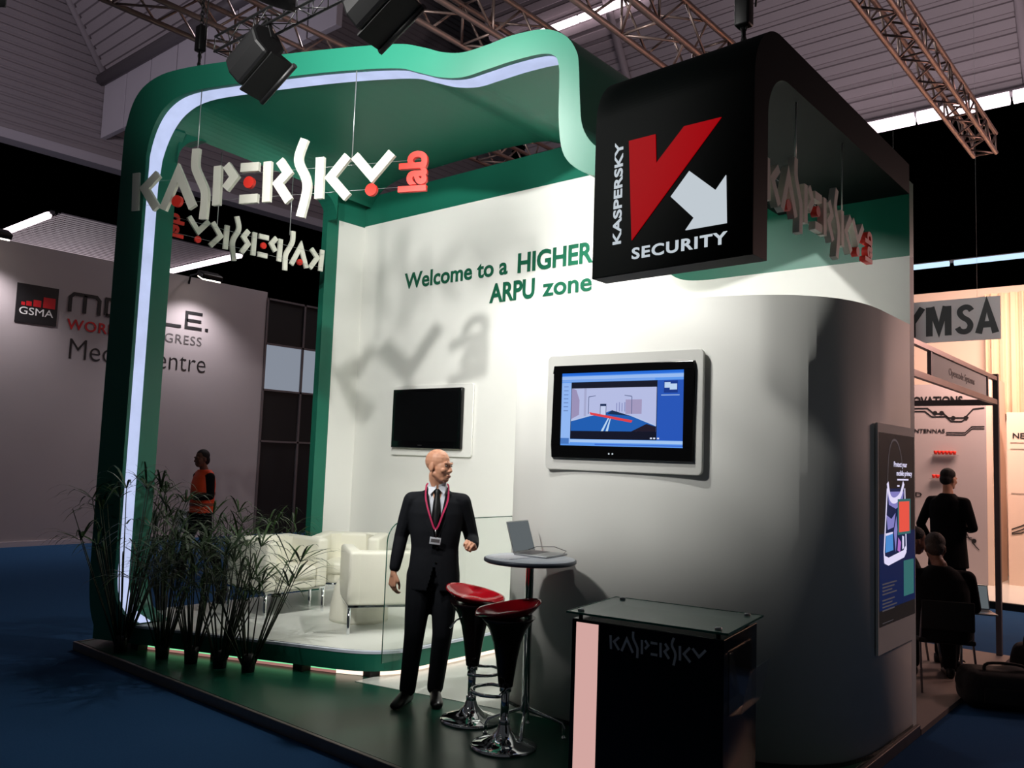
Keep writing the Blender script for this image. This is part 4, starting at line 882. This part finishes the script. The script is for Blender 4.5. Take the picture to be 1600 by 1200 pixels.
# the man in the suit
JM = dict(head=(0.005, -0.035, 1.678), look=(56, 2, 2), neck=(0, 0.0, 1.535), pelvis=(0, 0.01, 0.93),
          shL=(-0.178, 0.01, 1.437), elL=(-0.245, 0.05, 1.165), wrL=(-0.285, 0.0, 0.915), handL=((-0.06, -0.10, -1), (-0.8, -0.6, 0.1), -1, 0.42),
          shR=(0.184, 0.0, 1.437), elR=(0.268, 0.055, 1.150), wrR=(0.268, -0.165, 1.125), handR=((-0.22, -0.75, 0.32), (0.35, -0.10, 0.9), -1, 0.85, 0.8),
          hipL=(-0.092, 0.0, 0.88), knL=(-0.118, -0.035, 0.49), anL=(-0.150, 0.02, 0.10), hipR=(0.085, 0.0, 0.88), knR=(0.080, -0.02, 0.49), anR=(0.045, 0.075, 0.10),
          footL=((-0.145, 0.05, 0), (-0.235, -0.165, 0)), footR=((0.045, 0.095, 0), (0.065, -0.14, 0)),
          torso=[(0.80, 0.190, 0.135, 0, 0.005), (0.90, 0.188, 0.132, 0, 0.005), (1.0, 0.176, 0.122, 0, 0.0), (1.10, 0.170, 0.115, 0, 0.0), (1.22, 0.186, 0.122, 0, 0.0), (1.34, 0.198, 0.122, 0, 0.005), (1.42, 0.192, 0.108, 0, 0.01), (1.47, 0.150, 0.088, 0, 0.012), (1.505, 0.085, 0.070, 0, 0.015), (1.535, 0.068, 0.062, 0, 0.012)])
def vcut(bm):
    dl = [v for v in bm.verts if v.co.y < -0.02 and v.co.z > 1.12 and abs(v.co.x) < 0.066 * min(1, (v.co.z - 1.12) / 0.36)]
    bmesh.ops.delete(bm, geom=dl, context='VERTS')
    dl = [v for v in bm.verts if v.co.y < 0 and v.co.z < 0.98 and abs(v.co.x) < 0.045 * (0.98 - v.co.z) / 0.18]
    bmesh.ops.delete(bm, geom=dl, context='VERTS')
man, HX, mj = person('person', 'bald person in black suit and crimson lanyard, looking aside with one fist raised', (-2.66, 0.985, DK), math.radians(45), JM, M['suit'], M['suit'], M['skin'], None, 0, 0.0042, None, vcut)
s = MB(); s.rings([oval(z, rx, ry, 0, cy) for z, rx, ry, cy in ((1.08, 0.155, 0.100, 0.0), (1.22, 0.170, 0.108, 0.0), (1.34, 0.180, 0.110, 0.003), (1.42, 0.168, 0.096, 0.008), (1.475, 0.115, 0.076, 0.01), (1.51, 0.074, 0.064, 0.01), (1.555, 0.066, 0.060, 0.006), (1.562, 0.062, 0.056, 0.006))])
shirt = organic(s, 'shirt', M['shirt'], man, 0.007, 3, 0.5)
def front_y(z):      # front of the shirt on the centre line
    tb_ = [(1.08, -0.100), (1.22, -0.108), (1.34, -0.107), (1.42, -0.088), (1.475, -0.066), (1.51, -0.054), (1.56, -0.052)]
    for (a, ya), (b_, yb) in zip(tb_[:-1], tb_[1:]):
        if z <= b_: return ya + (yb - ya) * max(0, (z - a) / (b_ - a))
    return -0.052
for sg in (-1, 1):   # collar leaves
    MB().add([(sg * 0.008, -0.060, 1.545), (sg * 0.062, -0.030, 1.568), (sg * 0.068, -0.030, 1.53), (sg * 0.050, -0.078, 1.475), (sg * 0.008, -0.064, 1.52)], [(0, 1, 2, 3, 4)]).add([(sg * 0.008, -0.064, 1.545), (sg * 0.062, -0.034, 1.568), (sg * 0.068, -0.034, 1.53), (sg * 0.050, -0.082, 1.475), (sg * 0.008, -0.068, 1.52)], [(0, 1, 2, 3, 4)]).build('collar', M['shirt'], man)
    # lapels
    lp_ = MB(); zs = [1.12, 1.20, 1.28, 1.36, 1.40, 1.44, 1.48]; vs = []
    for z in zs:
        i_ = 0.066 * min(1, (z - 1.12) / 0.36); o_ = i_ + 0.052 * min(1, (z - 1.10) / 0.24) * (1 if z < 1.41 else 0.75)
        fy = -0.128 + max(0, z - 1.30) * 0.28
        vs += [(sg * (i_ - 0.004), fy - 0.004 + i_ * 0.10, z), (sg * o_, fy + o_ * 0.16, z)]
    lp_.add(vs, [(2 * k, 2 * k + 1, 2 * k + 3, 2 * k + 2) for k in range(len(zs) - 1)], smooth=True).build('lapel', M['suit'], man)
tm = MB(); tz_ = [1.10, 1.16, 1.25, 1.35, 1.42, 1.47, 1.49, 1.515]; tw = [0.040, 0.040, 0.036, 0.031, 0.025, 0.018, 0.024, 0.026]
tm.rings([[(-w_, front_y(z) - 0.008, z), (0, front_y(z) - 0.018, z), (w_, front_y(z) - 0.008, z), (0, front_y(z) + 0.006, z)] for z, w_ in zip(tz_, tw)]).build('tie', M['tie'], man)
jy = lambda x, z: -0.130 + max(0, z - 1.30) * 0.30 + abs(x) * 0.12
lan = smooth_path([(-0.068, 0.03, 1.552), (-0.080, -0.045, 1.53), (-0.078, jy(0.078, 1.44) - 0.006, 1.44), (-0.045, jy(0.045, 1.33) - 0.01, 1.33), (0.0, -0.142, 1.235), (0.045, jy(0.045, 1.33) - 0.01, 1.34), (0.078, jy(0.078, 1.44) - 0.006, 1.44), (0.080, -0.045, 1.53), (0.068, 0.03, 1.552)], 6)
lm = MB(); vs = []
for k, p in enumerate(lan):
    d = (lan[min(k + 1, len(lan) - 1)] - lan[max(k - 1, 0)]).normalized(); n_ = d.cross(Vector((0, -1, 0.2))).normalized() * 0.0062; vs += [p + n_, p - n_, p - n_ + Vector((0, -0.0015, 0)), p + n_ + Vector((0, -0.0015, 0))]
lm.rings([vs[4 * k:4 * k + 4] for k in range(len(lan))], smooth=False).build('lanyard', M['lanyard'], man)
MB().tube([(0, -0.142, 1.237), (0.004, -0.143, 1.18)], 0.004, 6).build('clip', M['steel'], man)
bd = MB().rbox((-0.036, -0.004, -0.05), (0.042, 0.0, 0.0), 0.0015, X=Matrix.Translation((0.0, -0.140, 1.18)) @ Matrix.Rotation(0.1, 4, 'Y')).build('badge', M['badge'], man)
MB().box((-0.028, -0.0052, -0.034), (0.034, -0.004, -0.012), X=Matrix.Translation((0.0, -0.140, 1.18)) @ Matrix.Rotation(0.1, 4, 'Y')).build('print_band', M['txt_grey'], bd)
for z in (1.10, 1.0): MB().lathe([(0.009, 0), (0.009, 0.003), (0.001, 0.004)], 10, X=Matrix.Translation((0.012, jy(0.01, z) + 0.008, z)) @ Matrix.Rotation(PI / 2, 4, 'X')).build('button', M['black_gloss'], man)
for sg in (-1, 1):
    MB().ell((sg * 0.030, -0.0800, 0.006), (0.0115, 0.0095, 0.0065), 0, HX).build('eye', M['eye_white'], man)
    MB().ell((sg * 0.030 + 0.002, -0.0885, 0.006), (0.0052, 0.003, 0.0055), 0, HX).build('iris', M['iris'], man)
    MB().tube([HX @ Vector((sg * 0.014, -0.093, 0.030)), HX @ Vector((sg * 0.030, -0.090, 0.034)), HX @ Vector((sg * 0.046, -0.079, 0.029))], [0.003, 0.0035, 0.002], 6).build('eyebrow', M['hair_grey'], man)
MB().ell((0, -0.0965, -0.065), (0.021, 0.006, 0.0045), 0, HX).ell((0, -0.095, -0.0745), (0.018, 0.006, 0.005), 0, HX).build('lips', M['lips'], man)

# the steward in the orange vest, walking
JV = dict(head=(0, -0.05, 1.66), look=(0, 6, 0), neck=(0, 0.0, 1.51), pelvis=(0, 0.02, 0.92),
          shL=(-0.18, 0.01, 1.42), elL=(-0.22, 0.07, 1.13), wrL=(-0.20, -0.03, 0.92), handL=((0.05, -0.45, -0.85), (-0.9, 0, -0.2), -1, 0.7),
          shR=(0.18, 0.0, 1.42), elR=(0.22, 0.0, 1.14), wrR=(0.17, -0.25, 1.12), handR=((-0.1, -1, 0.05), (0.2, 0.1, 0.9), -1, 0.5),
          hipL=(-0.09, 0, 0.88), knL=(-0.09, -0.14, 0.50), anL=(-0.09, -0.20, 0.10), hipR=(0.09, 0, 0.88), knR=(0.09, 0.06, 0.48), anR=(0.09, 0.26, 0.12),
          footL=((-0.09, -0.18, 0), (-0.09, -0.40, 0)), footR=((0.09, 0.27, 0.02), (0.09, 0.06, 0)),
          torso=[(0.86, 0.165, 0.125, 0, 0.01), (1.0, 0.165, 0.122, 0, 0.005), (1.15, 0.172, 0.122, 0, 0.0), (1.30, 0.185, 0.125, 0, 0.005), (1.40, 0.175, 0.108, 0, 0.01), (1.46, 0.13, 0.085, 0, 0.012), (1.50, 0.075, 0.068, 0, 0.012)])
vp, _, _ = person('person', 'person in an orange safety vest walking past the hall wall, papers in hand', (-9.4, 3.02, 0), math.radians(0), JV, M['coat'], M['coat'], M['skin_dark'], M['hair'], 0.01, 0.007)
v = MB(); v.rings([oval(z, rx, ry, 0, cy) for z, rx, ry, cy in ((0.90, 0.192, 0.150, 0.01), (1.0, 0.186, 0.146, 0.005), (1.15, 0.190, 0.144, 0.0), (1.30, 0.196, 0.144, 0.005), (1.40, 0.178, 0.125, 0.01), (1.46, 0.14, 0.10, 0.012), (1.505, 0.095, 0.085, 0.012))])
for sg in (-1, 1): v.cap((sg * 0.08, 0.01, 1.445), 0.068, (sg * 0.135, 0.01, 1.43), 0.068)
vest = organic(v, 'vest', M['vest'], vp, 0.009, 3, 0.5)
for z in (1.02, 1.17):
    MB().rings([oval(z - 0.022, 0.191 + 0.003, 0.150, 0, 0.003), oval(z + 0.022, 0.193, 0.150, 0, 0.003)], caps=False).build('reflective_band', M['vest_band'], vest)
pp_ = MB().add([(-0.20, -0.30, 0.64), (-0.19, -0.10, 0.60), (-0.16, 0.02, 0.80), (-0.18, -0.18, 0.94), (-0.21, -0.34, 0.80)], [(0, 1, 2, 3, 4)]).add([(-0.21, -0.30, 0.64), (-0.20, -0.10, 0.60), (-0.17, 0.02, 0.80), (-0.19, -0.18, 0.94), (-0.22, -0.34, 0.80)], [(0, 1, 2, 3, 4)]).build('paper_sheets', M['paper'])
pp_.location = vp.location; tag(pp_, 'white papers in the hand of the person in the orange vest', 'paper')
pn = MB().rbox((0.12, -0.50, 1.135), (0.18, -0.33, 1.147), 0.004).build('phone', M['silver']); pn.location = vp.location; tag(pn, 'small pale device held out by the person in the orange vest', 'phone')

# the neighbouring stand at the right: people
JS = dict(head=(0, -0.03, 1.76), look=(-12, 8, 0), neck=(0, 0.0, 1.60), pelvis=(0, 0.02, 0.98),
          shL=(-0.20, 0.01, 1.50), elL=(-0.30, 0.03, 1.20), wrL=(-0.15, -0.20, 1.16), handL=((0.8, -0.5, 0.1), (-0.2, -0.5, 0.8), -1, 0.6),
          shR=(0.20, 0.0, 1.50), elR=(0.31, 0.05, 1.20), wrR=(0.25, -0.08, 0.98), handR=((-0.1, -0.5, -0.8), (0.9, -0.2, 0), -1, 0.5),
          hipL=(-0.095, 0, 0.93), knL=(-0.11, -0.01, 0.52), anL=(-0.11, 0.03, 0.10), hipR=(0.095, 0, 0.93), knR=(0.11, -0.01, 0.52), anR=(0.11, 0.03, 0.10),
          footL=((-0.11, 0.06, 0), (-0.14, -0.18, 0)), footR=((0.11, 0.06, 0), (0.14, -0.18, 0)),
          torso=[(0.72, 0.225, 0.165, 0, 0.01), (0.85, 0.215, 0.155, 0, 0.01), (1.05, 0.198, 0.138, 0, 0.005), (1.25, 0.205, 0.138, 0, 0.0), (1.42, 0.212, 0.132, 0, 0.005), (1.50, 0.19, 0.11, 0, 0.01), (1.56, 0.11, 0.085, 0, 0.012), (1.59, 0.075, 0.07, 0, 0.012)])
person('person', 'person in a long dark coat standing with their back turned before the circuit printed wall', (-0.86, 7.85, 0.0), math.radians(168), JS, M['coat'], M['coat'], M['skin'], M['hair'], 0.0, 0.008)
JT = dict(head=(0.02, -0.08, 1.14), look=(-10, 14, 0), neck=(0, 0.0, 1.0), pelvis=(0, 0.10, 0.50),
          shL=(-0.21, 0.02, 0.92), elL=(-0.27, -0.02, 0.66), wrL=(-0.13, -0.24, 0.66), handL=((0.3, -1, 0), (0, 0, 1), -1, 0.4),
          shR=(0.21, 0.02, 0.92), elR=(0.28, -0.03, 0.66), wrR=(0.16, -0.25, 0.66), handR=((-0.2, -1, 0), (0, 0, 1), 1, 0.4),
          hipL=(-0.10, 0.05, 0.52), knL=(-0.15, -0.36, 0.53), anL=(-0.14, -0.34, 0.11), hipR=(0.10, 0.05, 0.52), knR=(0.17, -0.36, 0.53), anR=(0.16, -0.34, 0.11),
          footL=((-0.14, -0.31, 0), (-0.15, -0.55, 0)), footR=((0.16, -0.31, 0), (0.17, -0.55, 0)),
          torso=[(0.40, 0.215, 0.185, 0, 0.10), (0.52, 0.22, 0.18, 0, 0.10), (0.66, 0.212, 0.155, 0, 0.09), (0.80, 0.215, 0.145, 0, 0.05), (0.90, 0.21, 0.125, 0, 0.02), (0.96, 0.14, 0.095, 0, 0.01), (1.0, 0.078, 0.07, 0, 0.005)])
person('person', 'seated person in a dark coat with a computer on their lap, behind the poster end', (-0.19, 4.62, 0.04), math.radians(205), JT, M['coat'], M['coat'], M['skin_dark'], M['hair_grey'], 0.0, 0.008)
JT2 = dict(JT); JT2['look'] = (10, 20, 0)
person('person', 'seated person half hidden by the stand wall, beside the one with the computer', (-0.62, 5.25, 0.04), math.radians(120), JT2, M['coat'], M['coat'], M['skin_dark'], M['hair'], 0.01, 0.009)
def chair(label, x, y, rz):
    t = thing('chair', label, 'chair', (x, y, 0.04), rz, 'dark chairs of the neighbouring stand')
    MB().rbox((-0.22, -0.20, 0.385), (0.22, 0.24, 0.425), 0.015).build('seat', M['bag'], t)
    MB().rbox((-0.20, 0.27, 0.50), (0.20, 0.29, 0.74), 0.012).build('backrest', M['bag'], t)
    for sx in (-1, 1):
        MB().tube([(sx * 0.21, -0.24, 0), (sx * 0.20, -0.18, 0.39)], 0.011, 8).build('leg', M['steel'], t)
        MB().tube([(sx * 0.21, 0.34, 0), (sx * 0.20, 0.22, 0.40), (sx * 0.19, 0.28, 0.70)], 0.009, 8).build('leg', M['frame_grey'], t)
chair('dark chair with thin metal legs under the person with the computer', -0.19, 4.62, math.radians(205))
chair('dark chair half hidden by the stand wall, under the second seated person', -0.62, 5.25, math.radians(120))
l2 = dup(lp, (0.08, 4.48, 0.66), math.radians(-65), 'open computer on the lap of the seated person'); l2.location = (-0.02, 4.98, 0.645)

# ------------------------------------------------------------------ the neighbouring stands at the right
MB_ = MB().box((-5.5, 3.16, 0), (0.03, 6.45, 0.04)).build('stand_floor', M['floor_grey']); tag(MB_, 'beige floor of the neighbouring stand behind the poster wall', 'floor'); MB_['kind'] = 'structure'
hd = thing('fascia_frame', 'grey metal frame with a printed white header board, on a post behind the poster wall', 'frame')
XH = -0.07
MB().box((XH - 0.025, 6.36, 0.04), (XH + 0.025, 6.42, 2.86)).build('post', M['frame_grey'], hd)
MB().box((XH - 0.02, 3.2, 2.79), (XH + 0.02, 6.42, 2.83)).build('rail', M['truss'], hd); MB().box((XH - 0.02, 3.2, 2.545), (XH + 0.02, 6.42, 2.595)).build('rail', M['truss'], hd)
MB().box((-4.2, 6.36, 2.54), (XH - 0.02, 6.40, 2.60)).build('cross_rail', M['frame_grey'], hd)
for y in (3.86, 5.95): MB().box((XH - 0.015, y - 0.02, 2.59), (XH + 0.015, y + 0.02, 2.80)).build('upright', M['frame_grey'], hd)
MB().box((XH - 0.008, 3.88, 2.60), (XH + 0.004, 5.93, 2.785)).build('header_board', M['white_wall'], hd)
text_obj('Opencode Systems', YZ(XH + 0.005, 4.45, 2.66), 0.062, 0.95, M['txt_grey'], hd, depth=0.002)
wi = MB().box((-6.0, 11.8, 0.1), (-1.20, 12.0, 3.30)).build('wall_innovations', M['grey_wall']); struct(wi)
struct(MB().box((-1.24, 11.82, 0.1), (-1.12, 12.9, 3.4)).build('wall_return', M['pink_wall']))
struct(MB().box((-6.5, 13.6, 0.1), (6, 13.8, 5.2)).build('wall_cream', M['pink_wall']))
struct(MB().box((-6.0, 10.0, 0), (6, 13.6, 0.1)).build('floor_platform', M['white_lam']))
struct(MB().box((-6.0, 9.96, 0), (6, 10.0, 0.095)).build('trim_platform_edge', M['dark_pane']))
cu = MB(); vs = [[], []]
n = 120
for k in range(n + 1):
    x = -1.5 + 2.2 * k / n; y = 13.42 + 0.05 * math.sin(k * 0.75) + 0.025 * math.sin(k * 1.9)
    vs[0].append((x, y, 2.9)); vs[1].append((x, y - 0.01, 5.05))
cu.rings(vs, smooth=True, caps=False, closed=False)
tag(cu.build('curtain', M['curtain'], fix=False), 'cream curtain hanging above the pink lit stand at the right', 'curtain')
struct(MB().box((-0.98, 12.2, 0.1), (3.0, 12.35, 2.85)).build('wall_next', M['pink_wall']))
ys = thing('hanging_board', 'pale hanging board with thick black capital letters over the pink lit stand', 'sign', (-2.1, 9.0, 3.60))
MB().box((0, 0, 0), (1.62, 0.03, 0.57)).build('board', mat('grey_white_board', (236, 232, 232), 0.6), ys)
XY = XZ(-0.003, 0, 0.085)
for nm_, sts in (('Y', [[(0.42, 0.40), (0.55, 0.20), (0.68, 0.40)], [(0.55, 0.22), (0.55, 0.0)]]), ('M', [[(0.765, 0.0), (0.765, 0.40)], [(0.79, 0.40), (0.885, 0.08), (0.975, 0.40)], [(1.0, 0.0), (1.0, 0.40)]]),
                 ('S', [[tuple(p) for p in smooth_path([(1.285, 0.315), (1.255, 0.355), (1.205, 0.365), (1.155, 0.335), (1.145, 0.285), (1.18, 0.23), (1.24, 0.185), (1.27, 0.125), (1.25, 0.06), (1.20, 0.035), (1.145, 0.05), (1.115, 0.095)], 4)]]), ('A', [[(1.365, 0.0), (1.465, 0.385), (1.565, 0.0)], [(1.40, 0.115), (1.53, 0.115)]])):
    mb = MB()
    for q, st_ in enumerate(sts): mb.prism(stroke(st_, 0.082 if len(st_) < 6 else 0.07), 0, 0.006 + 0.0007 * q, XY)
    mb.build('letter', M['txt_black'], ys)
for x in (0.3, 1.35): MB().tube([(x, 0.015, 0.57), (x, 0.015, 6.3)], 0.0015, 4).build('wire', M['wire'], ys)
wg = thing('wall_graphic', 'dark circuit lines, dots and writing printed on the pale wall of the pink lit stand', 'lettering', (0, 11.795, 0))
gx = MB()
XI = XZ(0)
def line(pts, w_=0.018): gx.prism(stroke(pts, w_), 0, 0.004, XI)
for off in (0, 0.05):
    line([(-3.0, 2.90 - off), (-2.06, 2.90 - off), (-1.96, 2.81 - off), (-1.80, 2.81 - off)] if off == 0 else [(-3.0, 2.85), (-2.1, 2.85), (-2.0, 2.76), (-1.78, 2.76), (-1.70, 2.68), (-1.55, 2.68), (-1.45, 2.75)])
line([(-1.83, 2.82), (-1.74, 2.74), (-1.50, 2.74), (-1.38, 2.88), (-1.22, 2.90)])
for off in (0, 0.035): line([(-1.78, 2.50 - off), (-1.50, 2.50 - off), (-1.40, 2.60 - off), (-1.22, 2.60 - off)], 0.012)
line([(-1.60, 0.90), (-1.50, 0.90), (-1.46, 0.80), (-1.40, 0.78)], 0.012); line([(-1.60, 0.82), (-1.42, 0.82)], 0.012); line([(-1.42, 0.75), (-1.32, 0.64)], 0.012)
gx.build('circuit_lines', M['txt_black'], wg)
for x, z in ((-1.945, 2.822), (-1.845, 2.822), (-1.672, 2.738), (-1.487, 2.738), (-1.39, 0.775)):
    MB().prism([(x + 0.034 * math.cos(a), z + 0.034 * math.sin(a)) for a in [2 * PI * j / 20 for j in range(20)]], 0, 0.006, XI).build('dot', M['txt_black'], wg)
text_obj('INNOVATIONS', XZ(0, -2.55, 2.965), 0.125, 1.02, M['txt_black'], wg, bold=0.03)
text_obj('NG ANTENNAS', XZ(0, -2.52, 2.492), 0.062, 0.72, M['txt_black'], wg, bold=0.01)
text_obj('NG ED', XZ(0, -2.60, 1.43), 0.07, 0.44, M['txt_black'], wg, bold=0.01)
text_obj('NEXT', XZ(0.4, -0.895, 2.43), 0.085, 0.34, M['txt_black'], wg, bold=0.02)
g2 = MB()
for x, z in ((-0.70, 2.31), (-0.70, 2.2), (-0.70, 1.5)): g2.prism([(x + 0.035 * math.cos(a), z + 0.035 * math.sin(a)) for a in [2 * PI * j / 16 for j in range(16)]], 0, 0.006, XZ(0.4))
for z0, z1 in ((0.98, 1.10), (0.92, 1.04), (0.90, 0.99)): g2.prism(stroke([(-0.93, z0), (-0.80, z1 - 0.06), (-0.6, z1 + 0.05)], 0.014), 0, 0.005, XZ(0.4))
for z in (2.36, 2.26, 1.55): g2.prism(stroke([(-0.93, z), (-0.6, z)], 0.006), 0, 0.005, XZ(0.4))
g2.build('lines', M['txt_black'], wg)
def small_shelf(label, x, z, n_):
    t = thing('wall_shelf', label, 'shelf', (x, 11.8, z), 0, 'small wall shelves with red pieces')
    MB().box((-0.02, -0.12, -0.05), (0.36, 0, -0.035)).build('board', M['acrylic'], t)
    for k in range(n_):
        c = tag(MB().lathe([(0.022, 0), (0.03, 0.05), (0.026, 0.06), (0.001, 0.06)], 12).build('red_cup', M['letter_red']), 'small red piece on the wall shelf of the pink lit stand', 'cup', 'small red pieces on the wall shelves'); c.location = (x + 0.03 + 0.056 * k, 11.74, z - 0.034)
        c['label'] = 'small red piece in the %s row on the pale circuit printed wall' % ('upper' if z > 2 else 'lower')
small_shelf('upper clear shelf with red pieces on the circuit printed wall', -1.96, 2.17, 6)
small_shelf('lower clear shelf with red pieces, partly behind the standing person', -1.99, 1.78, 4)
def bag(label, x, y, rz, sx, sy, sz, nm='travel_bag'):
    t = thing(nm, label, 'bag', (x, y, 0), rz, 'black bags on the carpet'); m_ = MB(); m_.rbox((-sx / 2, -sy / 2, 0.005), (sx / 2, sy / 2, sz), min(sx, sy, sz) * 0.3, n=4)
    m_.ell((sx * 0.15, 0, sz * 0.8), (sx * 0.3, sy * 0.4, sz * 0.3)).ell((-sx * 0.3, 0, sz * 0.6), (sx * 0.25, sy * 0.45, sz * 0.4))
    organic(m_, 'body', M['bag'], t, 0.02, 3, 0.5)
    MB().tube(smooth_path([(-sx * 0.25, -sy * 0.3, sz * 0.9), (-sx * 0.2, -sy * 0.2, sz * 1.15), (sx * 0.2, -sy * 0.2, sz * 1.15), (sx * 0.25, -sy * 0.3, sz * 0.9)], 5), 0.012, 6).build('handle', M['bag'], t)
    MB().box((-sx * 0.3, -sy / 2 - 0.012, sz * 0.2), (sx * 0.3, -sy / 2 + 0.03, sz * 0.6)).build('pocket', M['bag'], t, bevel=0.01)
bag('slumped black travel bag on the carpet, farther from the header post', 0.30, 4.42, 0.5, 0.62, 0.36, 0.30)
bag('upright black rucksack on the carpet, nearer the header post', 0.48, 4.85, 0.2, 0.36, 0.30, 0.46, 'rucksack')
